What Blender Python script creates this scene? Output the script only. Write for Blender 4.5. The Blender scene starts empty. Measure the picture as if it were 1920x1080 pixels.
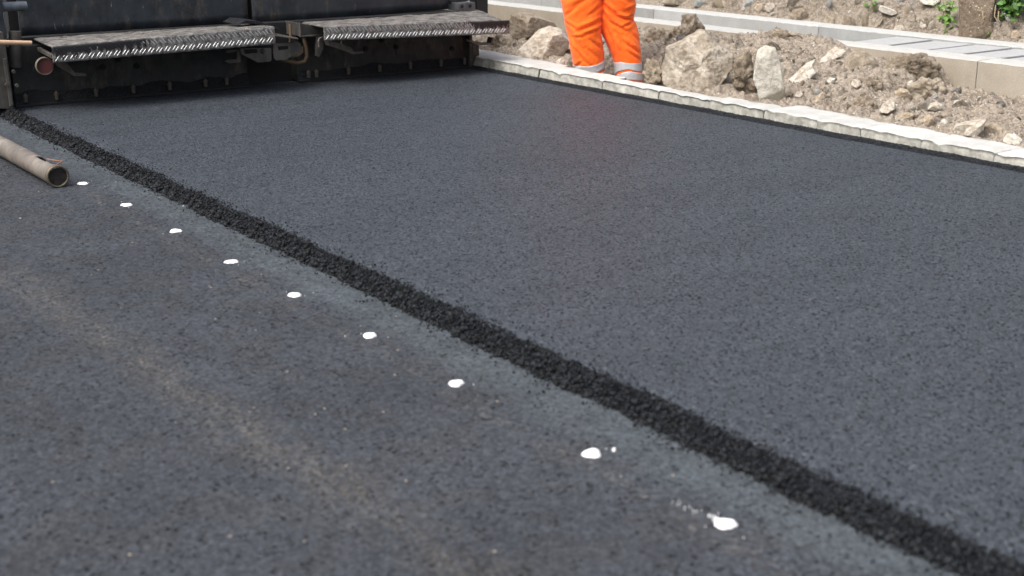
import bpy, math, random
import numpy as np
from mathutils import Matrix, Vector

# ------------------------------------------------------------------ camera, world, sun, exposure
SC = bpy.context.scene
COL = SC.collection
PI = math.pi
R = math.radians
random.seed(7)
RNG = np.random.default_rng(11)

CAM_H = 1.25
PXF = 2495.0                       # focal length in pixels of a 1920 wide frame
VPX, VPY = -1847.0, 745.0          # vanishing point of the road direction (from the frame centre, y up)
_th = math.atan2(VPY, PXF)
_c, _s = math.cos(_th), math.sin(_th)
def _lvl(v):
    x, y, z = v; fw = -z
    return (x, fw * _c + y * _s, -fw * _s + y * _c)
_d = _lvl((VPX, VPY, -PXF))
_yaw = math.atan2(_d[0], _d[1])
_cy, _sy = math.cos(_yaw), math.sin(_yaw)
def _world(v):
    l = _lvl(v)
    return np.array([l[0] * _cy - l[1] * _sy, l[0] * _sy + l[1] * _cy, l[2]])
CAMROT = Matrix([_world((1, 0, 0)), _world((0, 1, 0)), _world((0, 0, 1))]).transposed()

cd = bpy.data.cameras.new('camera'); cam = bpy.data.objects.new('camera', cd); COL.objects.link(cam)
cam.matrix_world = Matrix.Translation((0, 0, CAM_H)) @ CAMROT.to_4x4()
cd.sensor_width = 36; cd.lens = PXF / 1920 * 36
cd.clip_start = 0.05; cd.clip_end = 2000
cd.dof.use_dof = True; cd.dof.focus_distance = 7.2; cd.dof.aperture_fstop = 3.2
SC.camera = cam

SUN_EL, SUN_AZ = R(54), R(266)      # azimuth: direction towards the sun, measured from +Y to +X
w = bpy.data.worlds.new('World'); SC.world = w; w.use_nodes = True
nt = w.node_tree; nt.nodes.clear()
sky = nt.nodes.new('ShaderNodeTexSky'); sky.sky_type = 'NISHITA'; sky.sun_disc = False
sky.sun_elevation = SUN_EL; sky.sun_rotation = SUN_AZ
sky.air_density = 1.0; sky.dust_density = 6.0; sky.ozone_density = 1.0; sky.altitude = 200
bg = nt.nodes.new('ShaderNodeBackground'); bg.inputs[1].default_value = 0.13
wo = nt.nodes.new('ShaderNodeOutputWorld')
# overcast: paler sky, about three times brighter overhead than at the horizon
tc = nt.nodes.new('ShaderNodeTexCoord'); sx = nt.nodes.new('ShaderNodeSeparateXYZ'); nt.links.new(tc.outputs['Generated'], sx.inputs[0])
mr = nt.nodes.new('ShaderNodeMapRange'); nt.links.new(sx.outputs[2], mr.inputs[0]); mr.inputs[1].default_value = 0; mr.inputs[2].default_value = 1; mr.inputs[3].default_value = .66; mr.inputs[4].default_value = 1.75
hs = nt.nodes.new('ShaderNodeHueSaturation'); hs.inputs['Saturation'].default_value = .45; nt.links.new(sky.outputs[0], hs.inputs['Color']); nt.links.new(mr.outputs[0], hs.inputs['Value'])
nt.links.new(hs.outputs[0], bg.inputs[0]); nt.links.new(bg.outputs[0], wo.inputs[0])
sd = bpy.data.lights.new('sun', 'SUN'); sun = bpy.data.objects.new('sun', sd); COL.objects.link(sun)
sd.energy = 0.9; sd.angle = R(40); sd.color = (1.0, 0.95, 0.88)
_sv = Vector((math.sin(SUN_AZ) * math.cos(SUN_EL), math.cos(SUN_AZ) * math.cos(SUN_EL), math.sin(SUN_EL)))
sun.rotation_euler = _sv.to_track_quat('Z', 'Y').to_euler(); sun.location = (3, 4, 12)
SC.view_settings.view_transform = 'Standard'; SC.view_settings.look = 'None'
SC.view_settings.exposure = 0.86; SC.view_settings.gamma = 1.0
SC.render.engine = 'CYCLES'
SC.cycles.use_denoising = True

# ------------------------------------------------------------------ surveying helpers: where a ray of the photograph meets a real plane
def _ray(px, py): return _world((px - 960, 540 - py, -PXF))
def on_z(px, py, z=0.0):
    r = _ray(px, py); t = (z - CAM_H) / r[2]; return np.array([r[0] * t, r[1] * t, z])
def on_y(px, py, Y):
    r = _ray(px, py); t = Y / r[1]; return np.array([r[0] * t, Y, CAM_H + r[2] * t])
def on_x(px, py, X):
    r = _ray(px, py); t = X / r[0]; return np.array([X, r[1] * t, CAM_H + r[2] * t])
def on_facing(px, py, C):
    """upright plane through C that faces the camera"""
    n = np.array([C[0], C[1], 0.0]); r = _ray(px, py); t = (n @ n) / (n @ r)
    return np.array([r[0] * t, r[1] * t, CAM_H + r[2] * t])

# ------------------------------------------------------------------ numpy noise
_perm = np.random.default_rng(3).permutation(256); _perm = np.concatenate([_perm, _perm, _perm])
_grad = np.random.default_rng(4).normal(size=(256, 3)); _grad /= np.linalg.norm(_grad, axis=1)[:, None]
def st3(a, b, c): return np.stack(np.broadcast_arrays(a, b, c), -1).astype(float)
def noise(p):
    p = np.asarray(p, float); i = np.floor(p).astype(int); f = p - i
    u = f * f * f * (f * (f * 6 - 15) + 10); i &= 255; out = 0
    for dx in (0, 1):
        for dy in (0, 1):
            for dz in (0, 1):
                h = _perm[_perm[_perm[(i[..., 0] + dx) & 255] + ((i[..., 1] + dy) & 255)] + ((i[..., 2] + dz) & 255)]
                g = _grad[h]; d = f - np.array([dx, dy, dz])
                wx = u[..., 0] if dx else 1 - u[..., 0]; wy = u[..., 1] if dy else 1 - u[..., 1]; wz = u[..., 2] if dz else 1 - u[..., 2]
                out = out + wx * wy * wz * (g * d).sum(-1)
    return out * 1.5
def fbm(p, n=4, ridged=False):
    a, o, s = 1.0, 0, 0
    for k in range(n):
        v = noise(np.asarray(p) * 2 ** k + 17.3 * k)
        if ridged: v = 1 - 2 * np.abs(v)
        o = o + a * v; s += a; a *= .5
    return o / s
def smooth(x, a, b):
    t = np.clip((x - a) / (b - a), 0, 1); return t * t * (3 - 2 * t)

# ------------------------------------------------------------------ mesh helpers
def new_mesh(V, F, smooth_shade=False, name='mesh'):
    V = np.asarray(V, np.float32)
    me = bpy.data.meshes.new(name)
    if isinstance(F, np.ndarray):
        k = F.shape[1]; n = F.shape[0]
        me.vertices.add(len(V)); me.vertices.foreach_set('co', V.ravel())
        me.loops.add(n * k); me.loops.foreach_set('vertex_index', F.astype(np.int32).ravel())
        me.polygons.add(n); me.polygons.foreach_set('loop_start', np.arange(0, n * k, k, dtype=np.int32))
        me.update(calc_edges=True)
    else:
        me.from_pydata([tuple(v) for v in V], [], [tuple(f) for f in F])
    if smooth_shade: me.polygons.foreach_set('use_smooth', np.ones(len(me.polygons), bool))
    me.validate(); me.update()
    return me
ORG = {}
def worg(o):
    return ORG.get(o.name, np.zeros(3))
def obj(name, VF, m, parent=None, smooth_shade=False, base=None):
    """one mesh object; world coordinates in, origin at its parent's place (or at base)"""
    V, F = VF[0], VF[1]
    V = np.asarray(V, float)
    org = worg(parent) if parent is not None else (np.zeros(3) if base is None else np.asarray(base, float))
    me = new_mesh(V - org, F, smooth_shade, name)
    if m is not None: me.materials.append(m)
    o = bpy.data.objects.new(name, me); COL.objects.link(o)
    if parent is not None: o.parent = parent
    elif base is not None: o.location = org
    ORG[o.name] = org
    return o
def empty(name, loc):
    o = bpy.data.objects.new(name, None); COL.objects.link(o); o.location = tuple(loc); o.empty_display_size = .1
    ORG[o.name] = np.asarray(loc, float); return o
def tag(o, label=None, cat=None, group=None, kind=None):
    if label: o['label'] = label
    if cat: o['category'] = cat
    if group: o['group'] = group
    if kind: o['kind'] = kind
    return o
class MB:
    def __init__(s): s.V = []; s.F = []
    def add(s, V, F):
        b = len(s.V); s.V += [tuple(map(float, v)) for v in V]; s.F += [tuple(int(i) + b for i in f) for f in F]; return s
    def hexa(s, c):                 # eight corners: bottom loop then top loop
        return s.add(c, [(3, 2, 1, 0), (4, 5, 6, 7), (0, 1, 5, 4), (1, 2, 6, 5), (2, 3, 7, 6), (3, 0, 4, 7)])
    def box(s, x0, x1, y0, y1, z0, z1):
        return s.hexa([(x0, y0, z0), (x1, y0, z0), (x1, y1, z0), (x0, y1, z0), (x0, y0, z1), (x1, y0, z1), (x1, y1, z1), (x0, y1, z1)])
    def tube(s, pts, r, n=12, caps=True):
        pts = [np.asarray(p, float) for p in pts]; rs = r if hasattr(r, '__len__') else [r] * len(pts)
        V = []; F = []; ref = None
        for k, p in enumerate(pts):
            t = pts[min(k + 1, len(pts) - 1)] - pts[max(k - 1, 0)]; t /= np.linalg.norm(t) + 1e-9
            if ref is None: ref = np.array([0, 0, 1.0]) if abs(t[2]) < .9 else np.array([1.0, 0, 0])
            a = np.cross(t, ref); a /= np.linalg.norm(a); b = np.cross(a, t); ref = b
            for q in range(n):
                an = 2 * PI * q / n; V.append(p + rs[k] * (math.cos(an) * a + math.sin(an) * b))
        for k in range(len(pts) - 1):
            for q in range(n):
                F.append((k * n + q, k * n + (q + 1) % n, (k + 1) * n + (q + 1) % n, (k + 1) * n + q))
        if caps:
            F.append(tuple(range(n - 1, -1, -1))); F.append(tuple(range((len(pts) - 1) * n, len(pts) * n)))
        return s.add(V, F)
    def prism(s, poly, y0, y1):     # polygon in x,z pushed along y
        n = len(poly)
        V = [(p[0], y0, p[1]) for p in poly] + [(p[0], y1, p[1]) for p in poly]
        F = [tuple(range(n)), tuple(range(2 * n - 1, n - 1, -1))] + [(i, i + n, (i + 1) % n + n, (i + 1) % n) for i in range(n)]
        return s.add(V, F)
    def out(s): return np.array(s.V), s.F
def bevel(o, wd=.004, seg=2):
    b = o.modifiers.new('bevel', 'BEVEL'); b.width = wd; b.segments = seg; b.limit_method = 'ANGLE'; b.angle_limit = R(40); return o
def grid_faces(n, m):
    i = np.arange(n - 1)[:, None] * m + np.arange(m - 1)[None, :]
    return np.stack([i, i + m, i + m + 1, i + 1], -1).reshape(-1, 4)
def ico(sub):
    t = (1 + 5 ** .5) / 2
    V = [(-1, t, 0), (1, t, 0), (-1, -t, 0), (1, -t, 0), (0, -1, t), (0, 1, t), (0, -1, -t), (0, 1, -t), (t, 0, -1), (t, 0, 1), (-t, 0, -1), (-t, 0, 1)]
    F = [(0, 11, 5), (0, 5, 1), (0, 1, 7), (0, 7, 10), (0, 10, 11), (1, 5, 9), (5, 11, 4), (11, 10, 2), (10, 7, 6), (7, 1, 8), (3, 9, 4), (3, 4, 2), (3, 2, 6), (3, 6, 8), (3, 8, 9), (4, 9, 5), (2, 4, 11), (6, 2, 10), (8, 6, 7), (9, 8, 1)]
    V = [np.array(v) / np.linalg.norm(v) for v in V]
    for _ in range(sub):
        mid = {}; G = []
        def m(a, b):
            k = (min(a, b), max(a, b))
            if k not in mid:
                v = V[a] + V[b]; V.append(v / np.linalg.norm(v)); mid[k] = len(V) - 1
            return mid[k]
        for a, b, c in F:
            x, y, z = m(a, b), m(b, c), m(c, a); G += [(a, x, z), (b, y, x), (c, z, y), (x, y, z)]
        F = G
    return np.array(V), np.array(F)
ICO = {k: ico(k) for k in range(6)}
def rock(seed, sub=3, facets=9, rough=.06, fs=3.0):
    """unit faceted stone: star-shaped body cut by random planes and roughened"""
    r = np.random.default_rng(seed); D, F = ICO[sub]
    n = r.normal(size=(facets, 3)); n /= np.linalg.norm(n, axis=1)[:, None]; d = r.uniform(.62, .95, facets)
    q = np.maximum(D @ n.T, .05) / d[None, :]
    rad = 1 / (np.sum(q ** 9, 1) + 1) ** (1 / 9)
    rad = rad * (1 + rough * fbm(D * fs + seed * 3.1, 4))
    return D * rad[:, None], F
def scatter(pos, size, variants, seed=0, squash=(.6, 1.0)):
    """many stones in one mesh (only for what nobody could count)"""
    r = np.random.default_rng(seed); N = len(pos); VV = []; FF = []; CC = []; base = 0
    which = r.integers(0, len(variants), N)
    for k, (V, F) in enumerate(variants):
        idx = np.where(which == k)[0]; n = len(idx)
        if n == 0: continue
        q = r.normal(size=(n, 4)); q /= np.linalg.norm(q, axis=1)[:, None]; a, b, c, d = q.T
        Rm = np.stack([1 - 2 * (c * c + d * d), 2 * (b * c - a * d), 2 * (b * d + a * c), 2 * (b * c + a * d), 1 - 2 * (b * b + d * d), 2 * (c * d - a * b), 2 * (b * d - a * c), 2 * (c * d + a * b), 1 - 2 * (b * b + c * c)], -1).reshape(n, 3, 3)
        sc = r.uniform(squash[0], squash[1], (n, 1, 3)) * size[idx][:, None, None]
        W = np.einsum('nij,nvj->nvi', Rm, V[None] * sc) + pos[idx][:, None, :]
        VV.append(W.reshape(-1, 3)); FF.append((F[None] + (np.arange(n) * len(V))[:, None, None] + base).reshape(-1, 3)); base += n * len(V)
        CC.append(np.repeat(r.random(n), len(V)))
    return np.concatenate(VV), np.concatenate(FF), np.concatenate(CC)
def add_attr(o, vals, name='tint'):
    a = o.data.attributes.new(name, 'FLOAT', 'POINT'); a.data.foreach_set('value', np.asarray(vals, np.float32))

# ------------------------------------------------------------------ materials
class Mat:
    def __init__(s, name, rough=.8, spec=.5, metal=0.0):
        s.m = bpy.data.materials.new(name); s.m.use_nodes = True; s.t = s.m.node_tree; s.t.nodes.clear()
        s.o = s.n('OutputMaterial'); s.b = s.n('BsdfPrincipled'); s.l(s.b.outputs[0], s.o.inputs[0])
        s.b.inputs['Roughness'].default_value = rough; s.b.inputs['Specular IOR Level'].default_value = spec; s.b.inputs['Metallic'].default_value = metal
        s.co = s.n('TexCoord').outputs['Object']
    def n(s, k): return s.t.nodes.new('ShaderNode' + k)
    def l(s, a, b): s.t.links.new(a, b)
    def _in(s, sock, v):
        if hasattr(v, 'links'): s.l(v, sock)
        else: sock.default_value = v
    def scale(s, v, sc, loc=(0, 0, 0), rot=(0, 0, 0)):
        q = s.n('Mapping'); s.l(v, q.inputs[0]); q.inputs['Scale'].default_value = sc; q.inputs['Location'].default_value = loc; q.inputs['Rotation'].default_value = rot; return q.outputs[0]
    def noise(s, sc, det=4, rough=.55, v=None, col=False, dist=0.0):
        q = s.n('TexNoise'); s.l(v or s.co, q.inputs['Vector']); q.inputs['Scale'].default_value = sc; q.inputs['Detail'].default_value = det; q.inputs['Roughness'].default_value = rough; q.inputs['Distortion'].default_value = dist
        return q.outputs['Color' if col else 'Fac']
    def vor(s, sc, out='Distance', v=None, feat='F1', rnd=1.0):
        q = s.n('TexVoronoi'); q.feature = feat; s.l(v or s.co, q.inputs['Vector']); q.inputs['Scale'].default_value = sc; q.inputs['Randomness'].default_value = rnd; return q.outputs[out]
    def ramp(s, f, *st):
        q = s.n('ValToRGB'); s.l(f, q.inputs[0]); e = q.color_ramp.elements
        while len(e) < len(st): e.new(.5)
        for k, (p, c) in enumerate(st):
            e[k].position = p; e[k].color = (c, c, c, 1) if not hasattr(c, '__len__') else (*c, 1)
        return q.outputs[0]
    def rng(s, f, a, b, c=0.0, d=1.0):
        q = s.n('MapRange'); s.l(f, q.inputs[0]); q.inputs[1].default_value = a; q.inputs[2].default_value = b; q.inputs[3].default_value = c; q.inputs[4].default_value = d; q.interpolation_type = 'SMOOTHSTEP'; return q.outputs[0]
    def mix(s, f, a, b, mode='MIX'):
        q = s.n('Mix'); q.data_type = 'RGBA'; q.blend_type = mode
        s._in(q.inputs[0], f)
        for sock, v in ((q.inputs[6], a), (q.inputs[7], b)):
            if hasattr(v, 'links'): s.l(v, sock)
            else: sock.default_value = (*v, 1) if hasattr(v, '__len__') else (v, v, v, 1)
        return q.outputs[2]
    def math(s, op, a, b=0.0):
        q = s.n('Math'); q.operation = op; s._in(q.inputs[0], a); s._in(q.inputs[1], b); return q.outputs[0]
    def xyz(s, v=None):
        q = s.n('SeparateXYZ'); s.l(v or s.co, q.inputs[0]); return q.outputs
    def attr(s, name):
        q = s.n('Attribute'); q.attribute_name = name; return q.outputs['Fac']
    def rand(s): return s.n('ObjectInfo').outputs['Random']
    def bump(s, h, dist=.01, st=1.0, nrm=None):
        q = s.n('Bump'); s.l(h, q.inputs['Height']); q.inputs['Distance'].default_value = dist; q.inputs['Strength'].default_value = st
        if nrm: s.l(nrm, q.inputs['Normal'])
        s.l(q.outputs[0], s.b.inputs['Normal']); return q.outputs[0]
    def base(s, c): s._in(s.b.inputs['Base Color'], c if hasattr(c, 'links') else (*c, 1)); return s
    def rough(s, f): s._in(s.b.inputs['Roughness'], f); return s

def tone(c, k=.74, d=.22):
    g = sum(c) / 3; return tuple(k * (x + (g - x) * d) for x in c)
def grain(m, sc, share, v=None):
    """stones of the mix (lighter and darker) and the voids between them: returns void mask (1 = stone) and stone tint"""
    v = v or m.co; q = m.n('VectorMath'); q.operation = 'ADD'; m.l(v, q.inputs[0]); q2 = m.n('VectorMath'); q2.operation = 'SCALE'; m.l(m.noise(sc * 1.6, 2, .6, v, col=True), q2.inputs[0]); q2.inputs['Scale'].default_value = .9 / sc; m.l(q2.outputs[0], q.inputs[1]); v = q.outputs[0]
    c = m.xyz(m.vor(sc, 'Color', v)); d = m.vor(sc, 'Distance', v)
    clump = m.rng(m.noise(sc * .13, 4, .7), .36, .64, .4, 1.9)
    pick = m.rng(m.math('DIVIDE', c[0], clump), share * .8, share * 1.25, 1, 0)
    void = m.math('MULTIPLY', pick, m.rng(d, .30, .52, 1, 0))
    return m.math('SUBTRACT', 1.0, void), c, d
def m_fresh():
    m = Mat('fresh_asphalt', .55, .10)
    st, c1, d1 = grain(m, 98, .16); st2, c2, d2 = grain(m, 190, .20)
    pits = m.math('MULTIPLY', st, m.math('ADD', m.math('MULTIPLY', st2, .5), .5))
    tint = m.mix(1.0, m.rng(c1[1], 0, 1, .84, 1.19), m.rng(c2[1], 0, 1, .64, 1.42), 'MULTIPLY')
    mott = m.rng(m.noise(1.3, 4, .6, m.scale(m.co, (.7, 2.2, 1))), .3, .7, .93, 1.07)
    c = m.mix(pits, (.0045, .005, .006), (.0385, .0440, .0525))  # pits coloured dark: binder tone plus the shade inside them
    c = m.mix(1.0, c, m.mix(1.0, tint, mott, 'MULTIPLY'), 'MULTIPLY')
    c = m.mix(m.math('MULTIPLY', m.rng(c2[2], .982, .992), .4), c, (.24, .24, .23))
    m.base(c)
    h = m.math('ADD', pits, m.math('MULTIPLY', m.noise(260, 2), .3)); h = m.math('SUBTRACT', h, m.math('MULTIPLY', d2, .35))
    m.bump(h, .0038, .8)
    m.rough(m.math('ADD', m.rng(m.noise(60, 3), .3, .7, .46, .60), m.math('MULTIPLY', m.math('SUBTRACT', 1.0, pits), .35)))
    return m.m
def m_lane():
    m = Mat('old_asphalt', .75, .06)
    X, Y, Z = m.xyz()
    v = m.co
    st, c1, d1 = grain(m, 82, .10); st2, c2, d2 = grain(m, 160, .18)
    pits = m.math('MULTIPLY', st, m.math('ADD', m.math('MULTIPLY', st2, .45), .55))
    gr = m.mix(1.0, m.rng(c1[1], 0, 1, .84, 1.18), m.rng(c2[1], 0, 1, .76, 1.28), 'MULTIPLY')
    mott = m.rng(m.noise(1.9, 5, .65), .3, .7, .88, 1.10)
    c = m.mix(pits, (.0095, .0105, .0115), (.0405, .0445, .0515))  # dark pit colour holds both binder and painted shade
    # warm dusty tint well away from the joint
    warm = m.rng(m.noise(5, 4, .6), .42, .66)
    c = m.mix(m.math('MULTIPLY', m.math('MULTIPLY', warm, st), .25), c, (.043, .039, .036))
    # trodden tack coat beside the joint
    edge = m.math('ADD', X, m.math('MULTIPLY', m.math('SUBTRACT', m.noise(3.2, 5, .6), .5), .16))
    tack = m.rng(edge, 1.83, 1.95); tmot = m.rng(m.noise(9, 5, .65), .3, .65, .45, 1.0)
    c = m.mix(m.math('MULTIPLY', m.math('MULTIPLY', tack, tmot), .85), c, m.mix(pits, (.022, .026, .030), (.060, .070, .077)))
    # pale dust band along a wheel line
    dx = m.math('ABSOLUTE', m.math('SUBTRACT', m.math('ADD', X, m.math('MULTIPLY', m.math('SUBTRACT', m.noise(1.1, 3), .5), .12)), m.math('ADD', m.math('MULTIPLY', Y, -.057), 1.41)))
    band = m.math('MULTIPLY', m.rng(dx, .01, .13, 1, 0), m.rng(m.noise(16, 7, .8, m.scale(m.co, (1, .45, 1))), .37, .60))
    gr2 = m.rng(m.noise(90, 4, .75), .46, .60)
    c = m.mix(m.math('MULTIPLY', m.math('MULTIPLY', band, m.math('ADD', m.math('MULTIPLY', gr2, .9), .1)), .48), c, (.125, .110, .088))
    # thin second line of dust close to the paint dots
    dx2 = m.math('ABSOLUTE', m.math('SUBTRACT', m.math('ADD', X, m.math('MULTIPLY', m.math('SUBTRACT', m.noise(1.7, 3), .5), .08)), 1.79))
    band2 = m.math('MULTIPLY', m.rng(dx2, .0, .05, 1, 0), m.rng(m.noise(30, 5, .8), .50, .66))
    c = m.mix(m.math('MULTIPLY', band2, .4), c, (.15, .135, .115))
    c = m.mix(1.0, c, m.mix(1.0, gr, mott, 'MULTIPLY'), 'MULTIPLY')
    # light chips of stone
    vc = m.xyz(m.vor(46, 'Color')); vd = m.vor(46, 'Distance')
    chip = m.math('MULTIPLY', m.rng(vc[1], .975, .985), m.rng(vd, .10, .22, 1, 0))
    c = m.mix(m.math('MULTIPLY', chip, .8), c, m.mix(vc[2], (.5, .47, .40), (.30, .21, .13)))
    vc2 = m.xyz(m.vor(17, 'Color')); vd2 = m.vor(17, 'Distance')
    chip2 = m.math('MULTIPLY', m.rng(vc2[1], .978, .982), m.rng(vd2, .05, .085, 1, 0))
    c = m.mix(chip2, c, (.6, .57, .5))
    m.base(c)
    h = m.math('ADD', pits, m.math('MULTIPLY', m.noise(200, 2), .35))
    h = m.math('ADD', h, m.math('MULTIPLY', m.noise(28, 4, .65), .9))
    m.bump(h, .004, .8)
    m.rough(m.rng(m.noise(30, 3), .3, .7, .58, .8))
    return m.m
def m_crumb(name='asphalt_crumbs', a=(.004, .0045, .005), b=(.0195, .0215, .0255), rough=.5):
    m = Mat(name, rough, .16)
    c = m.mix(m.attr('tint'), a, b)
    m.base(m.mix(1.0, c, m.rng(m.noise(300, 2), .3, .7, .6, 1.25), 'MULTIPLY'))
    m.bump(m.noise(420, 2), .0015, .6)
    return m.m
def m_bed():
    m = Mat('asphalt_edge_bed', .6, .12)
    m.base(m.mix(m.noise(110, 3, .6), (.006, .006, .007), (.03, .032, .036))); m.bump(m.noise(110, 3, .6), .012, 1); return m.m
def m_soil(name='soil', dark=(.20, .158, .118), light=(.37, .31, .24)):
    dark, light = tone(dark, .76, .12), tone(light, .76, .12)
    m = Mat(name, .95, .15)
    n1 = m.noise(3.5, 5, .6); n2 = m.noise(38, 4, .65); n3 = m.noise(160, 3, .6)
    c = m.mix(m.rng(n1, .3, .7), dark, light)
    c = m.mix(m.rng(n2, .35, .7), c, tuple(x * 1.28 for x in light), 'MIX')
    c = m.mix(m.math('MULTIPLY', m.rng(n2, .5, .28), .6), c, dark)
    c = m.mix(1.0, c, m.rng(n3, .25, .75, .72, 1.22), 'MULTIPLY')
    vc = m.xyz(m.vor(85, 'Color')); chip = m.math('MULTIPLY', m.rng(vc[0], .90, .93), m.rng(m.vor(85, 'Distance'), .25, .4, 1, 0))
    c = m.mix(chip, c, m.mix(vc[1], (.58, .54, .47), (.36, .35, .33)))
    m.base(c)
    m.bump(m.math('ADD', m.math('MULTIPLY', n2, .8), m.math('MULTIPLY', n3, .45)), .02, .9)
    return m.m
def m_stone(name, a, b, speck=.4, dirt=.5, rnd=.25, sc=1.0):
    a, b = tone(a, .84, .10), tone(b, .84, .10)
    m = Mat(name, .88, .25)
    c = m.mix(m.rng(m.noise(9 * sc, 6, .72), .36, .64), a, b)
    c = m.mix(m.math('MULTIPLY', m.rng(m.noise(34 * sc, 4, .7), .52, .40), .45), c, tuple(x * .55 for x in a))
    c = m.mix(m.math('MULTIPLY', m.rng(m.noise(5 * sc, 5, .7, m.scale(m.co, (1, 1, 1), (3, 1, 7))), .50, .68), dirt), c, (.235, .19, .14))
    c = m.mix(m.math('MULTIPLY', m.rng(m.noise(150 * sc, 3, .6), .58, .72), speck), c, (.12, .105, .085))
    c = m.mix(1.0, c, m.rng(m.rand(), 0, 1, 1 - rnd, 1 + rnd), 'MULTIPLY')
    m.base(c)
    m.bump(m.math('ADD', m.noise(26 * sc, 6, .68), m.math('MULTIPLY', m.noise(160 * sc, 3), .3)), .022 / sc, .85)
    return m.m
def m_pebble(name, *cols):
    m = Mat(name, .75, .3)
    f = m.rand(); st = [(k / len(cols) + .001, c) for k, c in enumerate(cols)]
    q = m.n('ValToRGB'); m.l(f, q.inputs[0]); q.color_ramp.interpolation = 'CONSTANT'
    e = q.color_ramp.elements
    while len(e) < len(st): e.new(.5)
    for k, (p, c) in enumerate(st): e[k].position = p if k else 0; e[k].color = (*c, 1)
    c = m.mix(m.math('MULTIPLY', m.rng(m.noise(2.2, 5, .7), .42, .66), .6), q.outputs[0], (.22, .17, .12))
    m.base(m.mix(1.0, c, m.rng(m.noise(14, 4, .6), .3, .7, .8, 1.15), 'MULTIPLY')); m.bump(m.noise(10, 4, .6), .08, .5)
    return m.m
def m_gravel(name='gravel'):
    m = Mat(name, .9, .2)
    c = m.ramp(m.attr('tint'), (0, (.085, .068, .05)), (.35, (.17, .14, .105)), (.62, (.24, .20, .155)), (.8, (.33, .29, .24)), (.93, (.48, .455, .41)), (1, (.20, .21, .20)))
    m.base(m.mix(1.0, c, m.rng(m.noise(90, 3), .3, .7, .7, 1.2), 'MULTIPLY')); m.bump(m.noise(120, 4), .008, .8); return m.m
def m_kerb():
    m = Mat('kerb_stone', .85, .3)
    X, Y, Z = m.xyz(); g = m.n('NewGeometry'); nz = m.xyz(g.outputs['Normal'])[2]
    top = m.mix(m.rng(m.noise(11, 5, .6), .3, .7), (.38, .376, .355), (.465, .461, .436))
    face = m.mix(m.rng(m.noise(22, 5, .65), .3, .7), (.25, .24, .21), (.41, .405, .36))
    c = m.mix(m.rng(nz, .35, .8), face, top)     # upward faces are paler than the split face
    c = m.mix(m.math('MULTIPLY', m.rng(m.noise(55, 4, .7), .60, .72), .5), c, (.22, .21, .18))
    c = m.mix(m.math('MULTIPLY', m.rng(m.noise(190, 2), .66, .74), .45), c, (.18, .17, .15))
    c = m.mix(1.0, c, m.rng(m.rand(), 0, 1, .92, 1.06), 'MULTIPLY')
    m.base(c); m.bump(m.math('ADD', m.noise(60, 5, .6), m.math('MULTIPLY', m.noise(240, 3), .4)), .005, .7); return m.m
def m_concrete(name, a, b, top=None, streak=True):
    m = Mat(name, .85, .25)
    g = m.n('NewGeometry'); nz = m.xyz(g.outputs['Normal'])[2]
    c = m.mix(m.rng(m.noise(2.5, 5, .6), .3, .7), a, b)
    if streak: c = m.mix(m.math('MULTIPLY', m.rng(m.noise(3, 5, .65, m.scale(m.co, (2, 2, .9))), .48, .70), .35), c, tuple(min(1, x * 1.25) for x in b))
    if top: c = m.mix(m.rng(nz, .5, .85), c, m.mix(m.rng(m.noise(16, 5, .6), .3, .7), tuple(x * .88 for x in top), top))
    vc = m.xyz(m.vor(55, 'Color')); hole = m.math('MULTIPLY', m.rng(vc[0], .94, .95), m.rng(m.vor(55, 'Distance'), .12, .22, 1, 0))
    c = m.mix(m.math('MULTIPLY', hole, .7), c, (.10, .085, .07))
    c = m.mix(1.0, c, m.rng(m.noise(120, 3), .3, .7, .90, 1.08), 'MULTIPLY')
    m.base(c); m.bump(m.math('ADD', m.noise(40, 5, .6), m.math('MULTIPLY', m.noise(220, 3), .4)), .004, .6); return m.m
def m_steel(name, a, b, rough=.5, metal=.0, scratch=0.0, dust=0.0, spec=.5):
    m = Mat(name, rough, spec, metal)
    c = m.mix(m.rng(m.noise(6, 6, .65), .3, .7), a, b)
    c = m.mix(1.0, c, m.rng(m.noise(3, 5, .7, m.scale(m.co, (5, 5, .7))), .3, .7, .75, 1.25), 'MULTIPLY')
    if dust: c = m.mix(m.math('MULTIPLY', m.rng(m.noise(4, 6, .75, m.scale(m.co, (2, 2, .8), (4, 0, 2))), .52, .75), dust), c, (.15, .12, .09))
    if scratch:
        for sg, off in ((R(40), 1), (R(-46), 9)):
            sv = m.scale(m.co, (140, 140, 14), (off, 0, 0), (0, sg, 0))
            c = m.mix(m.math('MULTIPLY', m.math('MULTIPLY', m.rng(m.noise(1, 3, .5, sv), .70, .76), m.rng(m.noise(5, 3), .5, .62)), scratch), c, (.34, .31, .27))
    m.base(c); m.rough(m.rng(m.noise(18, 4), .3, .7, rough - .12, rough + .15)); m.bump(m.noise(70, 4, .6), .0015, .5); return m.m
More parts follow.
